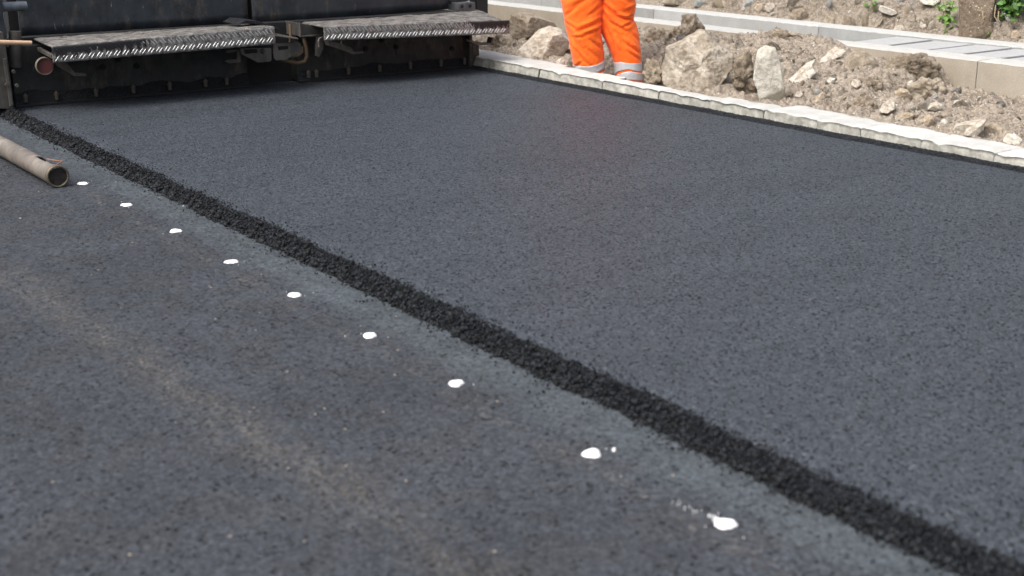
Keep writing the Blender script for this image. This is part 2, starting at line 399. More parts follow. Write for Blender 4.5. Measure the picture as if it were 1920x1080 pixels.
def m_tread():
    m = Mat('tread_plate', .5, .5, .6)
    X, Y, Z = m.xyz()
    rib = m.attr('rib')
    c = m.mix(m.rng(m.noise(14, 5, .7), .35, .65), (.21, .205, .195), (.34, .335, .325))
    c = m.mix(rib, c, (.56, .56, .55))
    c = m.mix(m.math('MULTIPLY', m.math('SUBTRACT', m.rng(m.noise(36, 4, .75), .44, .60), m.math('MULTIPLY', rib, .7)), .75), c, (.06, .045, .035))
    tar = m.attr('tar'); t = m.rng(m.math('ADD', tar, m.math('MULTIPLY', m.math('SUBTRACT', m.noise(32, 4, .7, m.scale(m.co, (1, 1, .3))), .5), 1.3)), .48, .56)
    c = m.mix(t, c, (.012, .012, .014)); m.base(c)
    m._in(m.b.inputs['Metallic'], m.math('SUBTRACT', .6, m.math('MULTIPLY', t, .6)))
    m.rough(m.mix(t, m.rng(m.noise(25, 4), .3, .7, .42, .6), .5)); m.bump(m.noise(120, 3), .0012, .5); return m.m
def m_crust():
    m = Mat('asphalt_crust', .85, .25)
    c = m.mix(m.rng(m.noise(14, 6, .7, m.scale(m.co, (.8, 1.3, 1))), .36, .62), (.05, .049, .048), (.20, .187, .172))
    c = m.mix(m.math('MULTIPLY', m.rng(m.noise(45, 5, .75, m.scale(m.co, (.5, 1.4, 1))), .56, .68), .7), c, (.36, .31, .26))
    c = m.mix(m.math('MULTIPLY', m.rng(m.noise(60, 4, .7), .42, .34), .6), c, (.02, .02, .02))
    m.base(c); m.bump(m.noise(55, 5, .7), .012, .9); return m.m
def m_plain(name, c, rough=.6, var=.2, spec=.4, metal=0, sc=20):
    m = Mat(name, rough, spec, metal)
    m.base(m.mix(m.noise(sc, 4, .6), tuple(x * (1 - var) for x in c), tuple(min(1, x * (1 + var)) for x in c))); m.bump(m.noise(sc * 4, 3), .002, .4); return m.m
def m_cloth():
    m = Mat('orange_cloth', .82, .25)
    c = m.mix(m.rng(m.noise(4, 4), .3, .7), (.92, .122, .008), (1.0, .165, .014))
    c = m.mix(m.math('MULTIPLY', m.rng(m.noise(8, 5, .75), .56, .70), .5), c, (.24, .05, .02))
    c = m.mix(m.math('MULTIPLY', m.rng(m.attr('darkening'), .3, .9), .75), c, (.17, .06, .03))
    m.base(c); m.bump(m.math('ADD', m.noise(26, 4, .55), m.math('MULTIPLY', m.noise(420, 2), .1)), .012, .5)
    m.b.inputs['Sheen Weight'].default_value = .15
    return m.m
def m_leaf(name, a, b):
    m = Mat(name, .5, .35)
    m.base(m.mix(m.attr('tint'), a, b)); m.b.inputs['Transmission Weight'].default_value = 0
    m.bump(m.noise(160, 3), .002, .5); return m.m

FRESH, LANE, CRUMB, BED = m_fresh(), m_lane(), m_crumb(), m_bed()
SOIL = m_soil(); BANK = m_soil('bank_soil', (.15, .12, .09), (.33, .275, .21)); GRAVEL = m_gravel()
KERB = m_kerb()

# ------------------------------------------------------------------ ground, lanes
XJ, XK, LZ = 2.06, 5.47, -0.03           # joint line, kerb front, level of the older lane
def plane(name, x0, x1, y0, y1, z, m, step=None, amp=0.0, kind='structure'):
    if step is None: xs = np.array([x0, x1], float); ys = np.array([y0, y1], float)
    else: xs = np.arange(x0, x1 + step / 2, step); ys = np.arange(y0, y1 + step / 2, step)
    X, Y = np.meshgrid(xs, ys, indexing='ij'); Z = np.full_like(X, z)
    if amp: Z = Z + amp * fbm(st3(X * 1.7, Y * .8, X * 0), 3)
    o = obj(name, (st3(X, Y, Z).reshape(-1, 3), grid_faces(len(xs), len(ys))), m, smooth_shade=True)
    return tag(o, kind=kind)
plane('ground', -600, 600, -600, 600, -.42, m_soil('open_ground', (.11, .085, .06), (.25, .2, .15)))
plane('old_asphalt_lane', -9, 2.12, -7, 24, LZ, LANE, .06, .004)
plane('road_base', 2.12, 5.5, -7, 24, -.05, m_plain('base_course', (.05, .05, .052), .9, .4))
# the fresh mat with its rolled-off edge
ys = np.arange(-7, 8.75, .03); off = np.array([0, .015, .03, .05, .075, .11, .15, .2]); xs = np.concatenate([XJ - .005 + off, np.arange(2.32, 5.43, .06), [5.45, XK + .02]])
Xg, Yg = np.meshgrid(xs, ys, indexing='ij')
Zg = .0025 * fbm(st3(Xg * 1.3, Yg * .6, Xg * 0), 3) + np.where(Xg < 2.3, (LZ - .004) * (1 - smooth(Xg + .05 * noise(st3(Yg * 5, Xg * 9, Xg * 0)), XJ, XJ + .15)), 0)
tag(obj('fresh_asphalt_mat', (st3(Xg, Yg, Zg).reshape(-1, 3), grid_faces(len(xs), len(ys))), FRESH, smooth_shade=True), kind='structure')

# loose crumbs along the open joint (nobody could count them)
CV = [rock(40 + k, 0, 5, .55, 2.6) for k in range(16)]
CV1 = [rock(60 + k, 1, 8, .25, 2.5) for k in range(10)]
def joint_crumbs():
    N = 46000
    Y = RNG.uniform(.6, 8.35, N)
    wob = .018 * noise(st3(Y * 3.1, Y * 0, Y * 0)) + .014 * noise(st3(Y * 15, Y * 0 + 4, Y * 0)) + .008 * noise(st3(Y * 43, Y * 0 + 4, Y * 0))
    t = RNG.beta(1.4, 2.1, N) * RNG.choice([1.0, 1.0, 1.35], N)
    wid = .092 + .034 * noise(st3(Y * 2.3, Y * 0 + 9, Y * 0))
    X = XJ - .012 + wob + t * wid
    crown = .025 * np.sin(np.clip(t, 0, 1) * PI) ** .8
    Z = LZ + smooth(t, .0, .75) * (-LZ) * .95 + crown * RNG.uniform(.0, 1, N) ** .7
    S = .0030 * (1 - RNG.random(N) * .965) ** -.50 * (1 - .45 * np.clip(t, 0, 1.3))
    Z = Z + .012 * np.maximum(0, noise(st3(X * 38, Y * 30, X * 0))) - .006 * np.maximum(0, -noise(st3(X * 38, Y * 30, X * 0)))
    # strays on both sides
    M = 1500; Y2 = RNG.uniform(.6, 8.3, M); side = RNG.random(M) < .42
    X2 = np.where(side, XJ - .012 - RNG.exponential(.018, M), XJ + .085 + RNG.exponential(.024, M))
    Z2 = np.where(side, LZ + .003, .002); S2 = RNG.uniform(.002, .0055, M)
    pos = np.concatenate([st3(X, Y, Z), st3(X2, Y2, Z2)]); S = np.concatenate([S, S2])
    V, F, T = scatter(pos, S, CV, 5, (.40, 1.1))
    o = obj('loose_asphalt_crumbs', (V, F), CRUMB); add_attr(o, T)
    tag(o, 'dark strip of loose hot asphalt crumbs along the open lane joint', 'asphalt crumbs', kind='stuff')
joint_crumbs()
m_crumb_bed = m_plain('bead_asphalt', (.020, .0215, .025), .6, .6, .15, 0, 110)
CRUMB2 = m_crumb('bead_crumbs', (.008, .009, .010), (.034, .037, .043))
def kerb_crumbs():
    ysb = np.arange(2.4, 8.6, .006); prof = np.linspace(0, 1, 20); T, Yb = np.meshgrid(prof, ysb, indexing='ij')
    wid = .060 + .014 * noise(st3(Yb * 3.3, Yb * 0 + 2, Yb * 0)); hgt = .013 + .004 * noise(st3(Yb * 4.1, Yb * 0 + 7, Yb * 0))
    Xb = XK + .02 - T * wid; Zb = hgt * (1 - smooth(T, .45, 1.0)) - .006 * smooth(T, .8, 1)
    q = st3(Xb * 60, Yb * 60, Zb * 60); Zb = Zb + .006 * fbm(q * .8, 4) * smooth(1 - T, 0, .2); Xb = Xb - .008 * fbm(q * .7 + 30, 3) * (T > .3)
    tag(obj('kerbside_asphalt_bead', (st3(Xb, Yb, Zb).reshape(-1, 3), grid_faces(len(prof), len(ysb))), m_crumb_bed, smooth_shade=True), 'narrow raised bead of dark asphalt pressed along the kerb', 'asphalt bead', kind='structure')
    N = 26000; Y = RNG.uniform(2.4, 8.6, N); t = RNG.random(N) ** .8
    X = XK + .014 - t * (.062 + .014 * noise(st3(Y * 3.3, Y * 0 + 2, Y * 0)))
    Z = (.013 + .004 * noise(st3(Y * 4.1, Y * 0 + 7, Y * 0))) * (1 - smooth(t, .5, 1.0)) + RNG.normal(0, .0015, N)
    V, F, T = scatter(np.stack([X, Y, Z], -1), RNG.uniform(.002, .0052, N), CV, 6)
    o = obj('kerbside_asphalt_crumbs', (V, F), CRUMB2); add_attr(o, T)
    tag(o, 'thin dark bead of asphalt crumbs pressed against the kerb blocks', 'asphalt crumbs', kind='stuff')
kerb_crumbs()

# ------------------------------------------------------------------ kerb blocks
KY = [9.45, 8.72, 8.02, 7.42, 6.72, 6.17, 5.72, 5.28, 4.88, 4.58, 4.19, 3.77, 3.33, 2.9]
KL = ['pale kerb block beside the end of the paver screed, mostly hidden by the step board', 'second pale kerb block counted from the paver, its broken face scalloped',
      'kerb block in front of the pale jagged boulder left of the worker', 'kerb block just left of the worker in orange trousers, by the small white stone',
      'kerb block that hides the left trouser hem of the worker', 'kerb block that hides the right trouser hem of the worker',
      'kerb block just in front of the left half of the big jagged boulder', 'kerb block in front of the gap between the big boulder and the upright stone',
      'kerb block in front of the foot of the upright pale stone', 'kerb block just right of the upright pale stone, before the crumbly soil',
      'kerb block third from the right edge of the photo, in front of loose pebbles', 'second kerb block from the right edge of the photo', 'kerb block cut off by the right edge of the photo']
KW = [.33, .31, .28, .22, .135, .115, .17, .27, .26, .25, .25, .25, .25]
KTOP = [.076, .079, .079, .075, .076, .074, .071, .069, .065, .063, .058, .054, .054]
_kz = np.array(sorted([((KY[k] + KY[k + 1]) / 2, KTOP[k]) for k in range(13)]))
for k in range(13):
    y1, y0 = KY[k] - .001, KY[k + 1] + .001; L = y1 - y0
    nu, nx, nz = int(L / .012) + 2, 22, 12
    # cross-section loop from the bottom of the front face, over the top, to the bottom of the back
    prof = [(0, -.12 + .19 * q / nz) for q in range(nz)] + [(KW[k] * q / nx, .07) for q in range(nx + 1)] + [(KW[k], .07 - .19 * q / 6) for q in range(1, 7)]
    prof = np.array(prof); U = np.linspace(0, 1, nu)
    P = np.zeros((nu, len(prof), 3)); P[..., 0] = XK + prof[None, :, 0]; P[..., 1] = (y0 + U * L)[:, None]; P[..., 2] = prof[None, :, 1] - .07 + np.interp(P[..., 1], _kz[:, 0], _kz[:, 1])
    isf = (prof[:, 0] < .001)[None, :]; u = P[..., 1]; hz = prof[None, :, 1]
    sc = np.maximum(-.012, fbm(st3(u * 7 + k, hz * 6, u * 0 + 3), 4, True) * .020) + noise(st3(u * 4 + k, hz * 0, u * 0)) * .014
    lean = -.014 * (.07 - hz) / .1
    edge = np.exp(-(prof[None, :, 0] / .022) ** 2)
    P[..., 0] += np.where(isf, sc + lean + .012, 0) + np.where(~isf, edge * sc, 0)
    topm = (prof[:, 1] > .069)[None, :]
    wav = fbm(st3(u * 6, P[..., 0] * 6, u * 0), 4) * .005 + noise(st3(u * 3.2, u * 0, u * 0)) * .005 + random.uniform(-.0012, .0012)
    drop = -edge * (.004 + .036 * np.maximum(0, fbm(st3(u * 8 + k * 3, u * 0, u * 0 + 1), 3)))
    tilt = (random.uniform(-1, 1) * .004) * (u - (y0 + L / 2))
    P[..., 2] += np.where(topm, wav + drop + tilt, np.where(isf, (wav + drop + tilt) * smooth(hz, .0, .07), 0))
    P[..., 0] += np.where((prof[:, 0] > KW[k] - .02)[None, :], .030 * noise(st3(u * 7 + k, u * 0 + 8, u * 0)), 0)
    e = np.minimum(u - y0, y1 - u); P[..., 2] -= .006 * np.exp(-(e / .007) ** 2)
    V = P.reshape(-1, 3); F = grid_faces(nu, len(prof)).tolist()
    n = len(prof); F += [tuple(range(n - 1, -1, -1)), tuple(range((nu - 1) * n, nu * n))]
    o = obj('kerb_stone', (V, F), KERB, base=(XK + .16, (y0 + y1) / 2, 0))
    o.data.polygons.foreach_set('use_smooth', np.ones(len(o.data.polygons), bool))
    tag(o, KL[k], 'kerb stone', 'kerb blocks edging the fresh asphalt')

# ------------------------------------------------------------------ concrete edgings and cover slabs
NWX, FWX, WZ = 7.10, 7.87, .25
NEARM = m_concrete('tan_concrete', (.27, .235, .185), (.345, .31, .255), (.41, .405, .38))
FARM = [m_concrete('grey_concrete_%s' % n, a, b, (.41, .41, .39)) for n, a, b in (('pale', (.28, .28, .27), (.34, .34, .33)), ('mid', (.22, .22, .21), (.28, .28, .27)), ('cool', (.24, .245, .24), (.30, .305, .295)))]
def wall(x0, x1, y0, y1, z0, z1, m, label, group, seed):
    xs = np.linspace(x0, x1, 8); n = max(3, int((y1 - y0) / .03)); U = np.linspace(y0 + .003, y1 - .003, n)
    zs = np.linspace(z0, z1, 9)
    prof = [(x0, z) for z in zs[:-1]] + [(x, z1) for x in xs] + [(x1, z) for z in zs[:-1][::-1]]; prof = np.array(prof)
    P = np.zeros((n, len(prof), 3)); P[..., 0] = prof[:, 0]; P[..., 2] = prof[:, 1]; P[..., 1] = U[:, None]
    q = st3(P[..., 1] * 5 + seed, P[..., 0] * 5, P[..., 2] * 5)
    corner = (np.minimum(abs(prof[:, 0] - x0), abs(prof[:, 0] - x1)) < .002) & (abs(prof[:, 1] - z1) < .002)
    P[..., 2] += .0025 * fbm(q, 3) * (prof[:, 1] > z1 - .01); P[..., 0] += .002 * fbm(q + 9, 3)
    P[..., 2] -= corner * (.006 + .010 * np.maximum(0, fbm(q * 4, 3)))
    V = P.reshape(-1, 3); F = grid_faces(n, len(prof)).tolist(); k = len(prof)
    F += [tuple(range(k - 1, -1, -1)), tuple(range((n - 1) * k, n * k))]
    o = obj('concrete_edging', (V, F), m, base=((x0 + x1) / 2, (y0 + y1) / 2, z0)); tag(o, label, 'concrete edging', group); return o
g1 = 'sections of the near concrete edging'; g2 = 'sections of the far concrete edging'
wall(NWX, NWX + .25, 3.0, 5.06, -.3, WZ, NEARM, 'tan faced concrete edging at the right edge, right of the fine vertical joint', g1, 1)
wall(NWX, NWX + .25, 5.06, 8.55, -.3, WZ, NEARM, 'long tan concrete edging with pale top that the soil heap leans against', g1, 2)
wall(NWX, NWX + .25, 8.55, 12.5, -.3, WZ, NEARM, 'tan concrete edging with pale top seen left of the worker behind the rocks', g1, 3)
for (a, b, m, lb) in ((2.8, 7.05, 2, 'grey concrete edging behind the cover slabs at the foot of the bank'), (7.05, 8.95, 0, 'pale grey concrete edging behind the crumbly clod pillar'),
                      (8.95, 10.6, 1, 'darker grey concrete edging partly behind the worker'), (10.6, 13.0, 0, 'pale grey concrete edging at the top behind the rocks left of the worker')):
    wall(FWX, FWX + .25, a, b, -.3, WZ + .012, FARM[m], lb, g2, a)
tag(obj('channel_bed', MB().box(NWX + .2, FWX + .05, 2.9, 12.8, -.30, .06).out(), m_plain('mortar', (.34, .34, .33), .9, .1)), kind='structure')
SLAB = m_concrete('slab_concrete', (.31, .31, .308), (.35, .35, .347), (.345, .345, .342), False)
sy = [6.30, 5.975, 5.645, 5.355, 5.08, 4.79, 4.5, 4.2]
SL = ['grey cover slab farthest left, its free end showing the open channel', 'second grey cover slab from the open end of the channel', 'third grey cover slab from the open end of the channel',
      'fourth grey cover slab from the open end, below the root-laced earth', 'grey cover slab cut by the right edge, above the wall joint', 'last grey cover slab at the right edge', 'grey cover slab beyond the right edge']
for k in range(5):
    z = WZ - .004 + random.uniform(-.004, .004); a = random.uniform(-.02, .02)
    x0, x1, y1, y0 = NWX + .258, FWX - .008, sy[k] - .010, sy[k + 1] + .008
    o = obj('cover_slab', MB().hexa([(x0, y0, .18), (x1, y0 + a, .18), (x1, y1 + a, .18), (x0, y1, .18), (x0, y0, z), (x1, y0 + a, z + .006), (x1, y1 + a, z), (x0, y1, z - .006)]).out(), SLAB, base=((x0 + x1) / 2, (y0 + y1) / 2, .18))
    bevel(o, .004); tag(o, SL[k], 'slab', 'cover slabs laid across the channel')

# ------------------------------------------------------------------ soil between kerb and edging, and the bank
WC = np.array([6.05, 7.27])                # where the worker stands
_line = [(780, 45), (915, 52), (990, 58), (1060, 66), (1130, 60), (1200, 52), (1290, 62), (1340, 65), (1440, 66), (1462, 57), (1500, 63), (1540, 70), (1565, 76), (1590, 90), (1620, 104), (1650, 112), (1700, 107), (1755, 115), (1768, 138), (1785, 168), (1850, 180), (1920, 190), (2000, 198)]
_lw = np.array([on_x(px, py, NWX - .03)[1:] for px, py in _line]); _lw = _lw[np.argsort(_lw[:, 0])]
_kt = np.array(sorted([((KY[k] + KY[k + 1]) / 2, KTOP[k], KW[k]) for k in range(13)]))
def kerb_back(Y): return XK + np.interp(Y, _kt[:, 0], _kt[:, 2]) - .008
def pit(X, Y): a = (X - WC[0]) * .64 + (Y - WC[1]) * .769 + .22; b = (X - WC[0]) * .769 - (Y - WC[1]) * .64 + .04; return np.exp(-((a / .60) ** 2 + (b / .36) ** 2) ** 3)
def soil_base(X, Y):
    bk = kerb_back(Y); t = np.clip((X - bk) / (NWX - bk), 0, 1)
    top = np.interp(Y, _lw[:, 0], _lw[:, 1])
    ker = np.interp(Y, _kt[:, 0], _kt[:, 1]) - .022 + .010 * noise(st3(Y * 5, Y * 0, Y * 0))
    z = ker + (top - ker) * (t ** 1.25)
    z = z + .035 * np.sin(t * PI) * (noise(st3(X * 3, Y * 3, X * 0)) + .2) * np.minimum(1, np.maximum(top, .1) / .12)
    return z - .27 * pit(X, Y) * smooth(t, -.02, .05)
def stamps(Z, xs, ys, n, r0, r1, seed, amp=.8, cut=.25, power=2.4):
    r = np.random.default_rng(seed); hx = xs[1] - xs[0]; hy = ys[1] - ys[0]; B = Z.copy()
    for _ in range(n):
        cx, cy = r.uniform(xs[0], xs[-1]), r.uniform(ys[0], ys[-1]); rad = r0 * (1 - r.random() * (1 - (r0 / r1) ** power)) ** (-1 / power)
        i0, i1 = max(0, int((cx - rad - xs[0]) / hx)), min(len(xs), int((cx + rad - xs[0]) / hx) + 2)
        j0, j1 = max(0, int((cy - rad - ys[0]) / hy)), min(len(ys), int((cy + rad - ys[0]) / hy) + 2)
        if i1 <= i0 or j1 <= j0: continue
        st = r.uniform(.6, 1.0); an = r.uniform(0, PI); gx = (xs[i0:i1, None] - cx); gy = (ys[None, j0:j1] - cy)
        a = gx * math.cos(an) + gy * math.sin(an); b = (-gx * math.sin(an) + gy * math.cos(an)) / st
        d2 = np.maximum(np.abs(a), np.abs(b)) ** 2 * .5 + (a * a + b * b) * .55
        ci = min(len(xs) - 1, int((cx - xs[0]) / hx)); cj = min(len(ys) - 1, int((cy - ys[0]) / hy))
        h = B[ci, cj] + np.sqrt(np.maximum(rad * rad - d2, 0)) * amp - rad * cut + (a * r.uniform(-.3, .3) + b * r.uniform(-.3, .3))
        m = d2 < rad * rad; Z[i0:i1, j0:j1] = np.where(m, np.maximum(Z[i0:i1, j0:j1], h), Z[i0:i1, j0:j1])
    return Z
class Field:
    def __init__(s, xs, ys, Z): s.xs, s.ys, s.Z = xs, ys, Z
    def z(s, X, Y):
        i = np.clip(((np.asarray(X) - s.xs[0]) / (s.xs[1] - s.xs[0])).astype(int), 0, len(s.xs) - 1); j = np.clip(((np.asarray(Y) - s.ys[0]) / (s.ys[1] - s.ys[0])).astype(int), 0, len(s.ys) - 1)
        return s.Z[i, j]
def field(name, xs, ys, Z, m):
    X, Y = np.meshgrid(xs, ys, indexing='ij'); q = st3(X, Y, Z)
    q[..., 0] += .010 * fbm(q * 22 + 5, 3); q[..., 1] += .010 * fbm(q * 22 + 31, 3)
    o = obj(name, (q.reshape(-1, 3), grid_faces(len(xs), len(ys))[:, ::-1].copy()), m, smooth_shade=True); return o
xs = np.arange(5.575, NWX + .004, .0075); ys = np.arange(2.6, 12.0, .0075)
X, Y = np.meshgrid(xs, ys, indexing='ij'); Z = soil_base(X, Y)
edgef = smooth(X - kerb_back(Y), -.004, .09) * smooth(NWX - X, -.03, .05) * (1 - .8 * pit(X, Y))
rough = fbm(st3(X * 8, Y * 8, X * 0), 5)
Z0 = Z.copy()
Z = Z + .070 * rough * edgef
Z = stamps(Z, xs, ys, 420, .03, .10, 21, .75, .38)
Z = stamps(Z, xs, ys, 2600, .014, .045, 23, .9, .20)
Z = stamps(Z, xs, ys, 9000, .009, .022, 22, 1.0, .15)
Z = Z0 * (1 - edgef) + Z * edgef + .006 * fbm(st3(X * 50, Y * 50, X * 0), 3)
SOILF = Field(xs, ys, Z)
tag(field('dug_soil', xs, ys, Z, SOIL), kind='structure')

def bank_base(X, Y):
    d = X - (FWX + .24)
    return WZ - .03 + .015 + d * .62 + .10 * noise(st3(X * 1.6, Y * 1.6, X * 0)) * smooth(d, .05, .5)
bxs = np.arange(FWX + .235, 10.6, .012); bys = np.arange(2.6, 14, .012)
X, Y = np.meshgrid(bxs, bys, indexing='ij'); Z = bank_base(X, Y); Z0 = Z.copy(); ef = smooth(X - (FWX + .235), 0, .10)
Z = Z + .10 * fbm(st3(X * 5, Y * 5, X * 0), 5)
Z = stamps(Z, bxs, bys, 700, .05, .20, 31, .8, .4)
Z = stamps(Z, bxs, bys, 2200, .03, .08, 33, .85, .3)
Z = stamps(Z, bxs, bys, 5000, .014, .045, 32, .85, .25)
Z = Z0 * (1 - ef) + Z * ef
BANKF = Field(bxs, bys, Z)
tag(field('soil_bank', bxs, bys, Z, BANK), kind='structure')
def unseen_hill():  # unseen; raised above the bank to darken grazing reflections on the mat
    hx = np.concatenate([np.linspace(10.3, 16, 24), np.linspace(17, 90, 20)]); hy = np.linspace(-40, 90, 90); Xh, Yh = np.meshgrid(hx, hy, indexing='ij'); d = Xh - 8.1
    Zh = np.where(d < 6, .22 + .62 * d, .22 + 3.72 + (d - 6) * .12) - .12 + .25 * fbm(st3(Xh * .5, Yh * .5, Xh * 0), 4)
    tag(obj('unseen_hill', (st3(Xh, Yh, Zh).reshape(-1, 3), grid_faces(len(hx), len(hy))), m_soil('unseen_hill_earth', (.07, .075, .035), (.14, .14, .07)), smooth_shade=True), kind='structure')
unseen_hill()

def spread_gravel():
    N = 9000; x = RNG.uniform(5.80, NWX - .01, N); y = RNG.uniform(3.0, 11.5, N); s = .0028 * (1 - RNG.random(N) * .93) ** (-.5)
    V, F, T = scatter(st3(x, y, SOILF.z(x, y) + s * .3), s, CV1, 8)
    o = obj('loose_gravel', (V, F), GRAVEL); add_attr(o, T); tag(o, 'fine gravel and crumbs strewn over the dug soil', 'gravel', kind='stuff')
    N = 7000; x = RNG.uniform(FWX + .27, 10.3, N); y = RNG.uniform(4.0, 13.5, N); s = .004 * (1 - RNG.random(N) * .95) ** (-.5)
    V, F, T = scatter(st3(x, y, BANKF.z(x, y) + s * .3), s, CV1, 9)
    o = obj('bank_gravel', (V, F), GRAVEL); add_attr(o, T); tag(o, 'fine gravel and crumbs strewn over the soil bank', 'gravel', kind='stuff')
spread_gravel()

def on_field(px, py, fld, t0=4.0, t1=16.0):
    r = _ray(px, py); r = r / np.linalg.norm(r); o = np.array([0, 0, CAM_H]); t = np.linspace(t0, t1, 6000); P = o + t[:, None] * r
    inside = (P[:, 0] > fld.xs[0]) & (P[:, 0] < fld.xs[-1]); hit = inside & (P[:, 2] < fld.z(P[:, 0], P[:, 1]))
    return P[int(np.argmax(hit))] if hit.any() else P[-1]

# ------------------------------------------------------------------ rocks with the outlines the photograph shows
PALE = m_stone('pale_rock', (.46, .385, .29), (.66, .60, .51), .35, .45, .06)
BIG = m_stone('boulder_rock', (.36, .295, .215), (.60, .53, .43), .5, .75, .06)
WHITE = m_stone('white_stone', (.60, .545, .45), (.76, .72, .625), .3, .22, .06)
CLOD = m_stone('soil_clod', (.27, .215, .15), (.44, .37, .28), .4, .45, .08)
DARKC = m_stone('brown_clod', (.20, .155, .105), (.38, .31, .225), .45, .5, .08)
TANS = m_stone('tan_stone', (.42, .32, .21), (.55, .45, .33), .25, .35, .10)
GREY = m_stone('grey_stone', (.27, .275, .26), (.40, .40, .375), .25, .3, .08)
def lumps(P, size, n, seed):
    r = np.random.default_rng(seed); Q = P.reshape(-1, 3); f = Q[r.integers(0, len(Q), n)] + r.normal(size=(n, 3)) * size * .03; rad = size * r.uniform(.10, .34, n)
    d = np.linalg.norm(Q[:, None] - f[None], axis=-1); h = np.sqrt(np.maximum(0, 1 - (d / rad) ** 2)) * rad * .75
    return h.max(1).reshape(P.shape[:-1])
def traced(name, poly, base_px, zb, thick, m, label, cat, seed, rough=.06, cuts=6, lean=0.0, res=(84, 34), flat=.55, group=None, C=None, fs=9.0, back=0.0, crumb=None):
    """solid stone: outline taken in an upright plane at its true distance, given depth, facets and roughness"""
    if crumb is None: crumb = (cat == 'clod')
    if C is None: C = on_z(*base_px, zb)
    C = np.asarray(C, float); aw = np.array([C[0], C[1], 0]); aw /= np.linalg.norm(aw); rt = np.array([aw[1], -aw[0], 0]); up = np.array([0, 0, 1.0])
    Q = np.array([on_facing(px, py, C) for px, py in poly]); q2 = np.stack([(Q - C) @ rt, Q[:, 2] - C[2]], -1); cen = q2.mean(0); q2 -= cen
    ph = np.linspace(0, 2 * PI, res[0], endpoint=False); Rr = np.zeros(res[0])
    for k, a in enumerate(ph):
        d = np.array([math.cos(a), math.sin(a)]); best = 0
        for i in range(len(q2)):
            A, B = q2[i], q2[(i + 1) % len(q2)]; e = B - A; den = d[0] * e[1] - d[1] * e[0]
            if abs(den) < 1e-9: continue
            t = (A[0] * e[1] - A[1] * e[0]) / den; s = (A[0] * d[1] - A[1] * d[0]) / den
            if t > 0 and -1e-6 <= s <= 1 + 1e-6: best = max(best, t)
        Rr[k] = best
    size = Rr.mean(); r = np.random.default_rng(seed)
    ps = np.linspace(-PI / 2, PI / 2, res[1]); S = np.abs(np.cos(ps)) ** flat; Wd = np.sin(ps) * thick
    u = (Rr * np.cos(ph))[:, None] * S[None]; v = (Rr * np.sin(ph))[:, None] * S[None]; wq = np.broadcast_to(Wd, u.shape) + lean * v
    P = st3(u, wq, v)
    for _ in range(cuts):
        n = np.array([r.uniform(-.8, .8), -1 if r.random() < .8 else 1, r.uniform(-.6, .9)]); n /= np.linalg.norm(n)
        dd = (np.abs(n) * np.array([size, thick, size])).sum() * r.uniform(.42, .62); ex = np.maximum(P @ n - dd, 0); P = P - ex[..., None] * n
    nn = P / (np.linalg.norm(P, axis=-1, keepdims=True) + 1e-6)
    amp = rough * size
    g = P / size * (fs / 9.0)
    P = P + nn * (amp * (fbm(g * 2.2 + seed, 5) + .8 * fbm(g * 6 + seed * 2, 3, True) * .5))[..., None]
    if crumb: P = P + nn * (lumps(P, size, 70, seed) - size * .10)[..., None]
    P = P + nn * (size * .018 * fbm(g * 14 + seed, 3))[..., None]
    P = P.reshape(-1, 3)
    W = C + aw * (thick * .6 + back) + (P[:, :1] + cen[0]) * rt + (P[:, 2:] + cen[1]) * up + P[:, 1:2] * aw
    n, k = res; i = np.arange(n)[:, None] * k + np.arange(k - 1)[None]; j = ((np.arange(n)[:, None] + 1) % n) * k + np.arange(k - 1)[None]
    F = np.stack([i, i + 1, j + 1, j], -1).reshape(-1, 4)
    o = obj(name, (W, F), m, smooth_shade=True, base=W.mean(0)); return tag(o, label, cat, group)
traced('boulder', [(1227, 102), (1262, 86), (1290, 74), (1311, 62), (1322, 64), (1338, 82), (1355, 90), (1372, 105), (1374, 128), (1366, 140), (1358, 160), (1338, 178), (1300, 176), (1262, 168), (1244, 165), (1236, 130)], (1300, 178), .03, .17, BIG,
       'big jagged tan boulder right of the worker, behind the kerb', 'boulder', 5, .11, 8, .25, (150, 60), .5)
traced('boulder', [(1412, 150), (1416, 118), (1420, 96), (1434, 87), (1454, 91), (1464, 120), (1468, 150), (1475, 195), (1450, 196), (1424, 192), (1420, 170)], (1450, 196), .04, .055, WHITE,
       'upright pale pitted stone slab leaning behind the kerb', 'rock', 6, .035, 3, .12, (110, 40), .30, fs=18)
traced('boulder', [(962, 104), (985, 85), (1010, 60), (1030, 52), (1055, 58), (1068, 78), (1064, 95), (1050, 112), (1035, 121), (1000, 114)], (1015, 122), .02, .16, PALE,
       'pale rough boulder just left of the worker', 'boulder', 7, .07, 6, .45, (120, 50), .55)
traced('boulder', [(953, 50), (958, 33), (975, 27), (1000, 32), (1040, 48), (1050, 60), (1030, 62), (1005, 62), (998, 70), (980, 80), (962, 76), (952, 64)], (975, 100), .02, .17, CLOD,
       'brown lumpy boulder right of the paver step board end', 'boulder', 8, .08, 7, .2, (120, 50), .6, back=.12)
traced('soil_clod', [(920, 82), (930, 64), (950, 68), (966, 80), (962, 92), (940, 98), (915, 96)], (940, 104), .02, .08, CLOD, 'brown soil clod under the end of the step board', 'clod', 9, .12, 5)
traced('stone', [(1042, 122), (1045, 112), (1054, 109), (1060, 114), (1058, 123), (1050, 127)], (1052, 127), .045, .03, WHITE, 'small smooth white stone at the left foot of the worker', 'stone', 10, .02, 1, res=(40, 20))
traced('soil_clod', [(1277, 66), (1278, 40), (1276, 30), (1288, 24), (1296, 28), (1305, 27), (1308, 40), (1320, 52), (1324, 64), (1310, 72), (1290, 74)], (1300, 74), .16, .07, CLOD, 'crumbly clod pillar standing above the big boulder', 'clod', 11, .12, 4, .0, (90, 36), .6, C=on_x(1300, 66, 6.88))
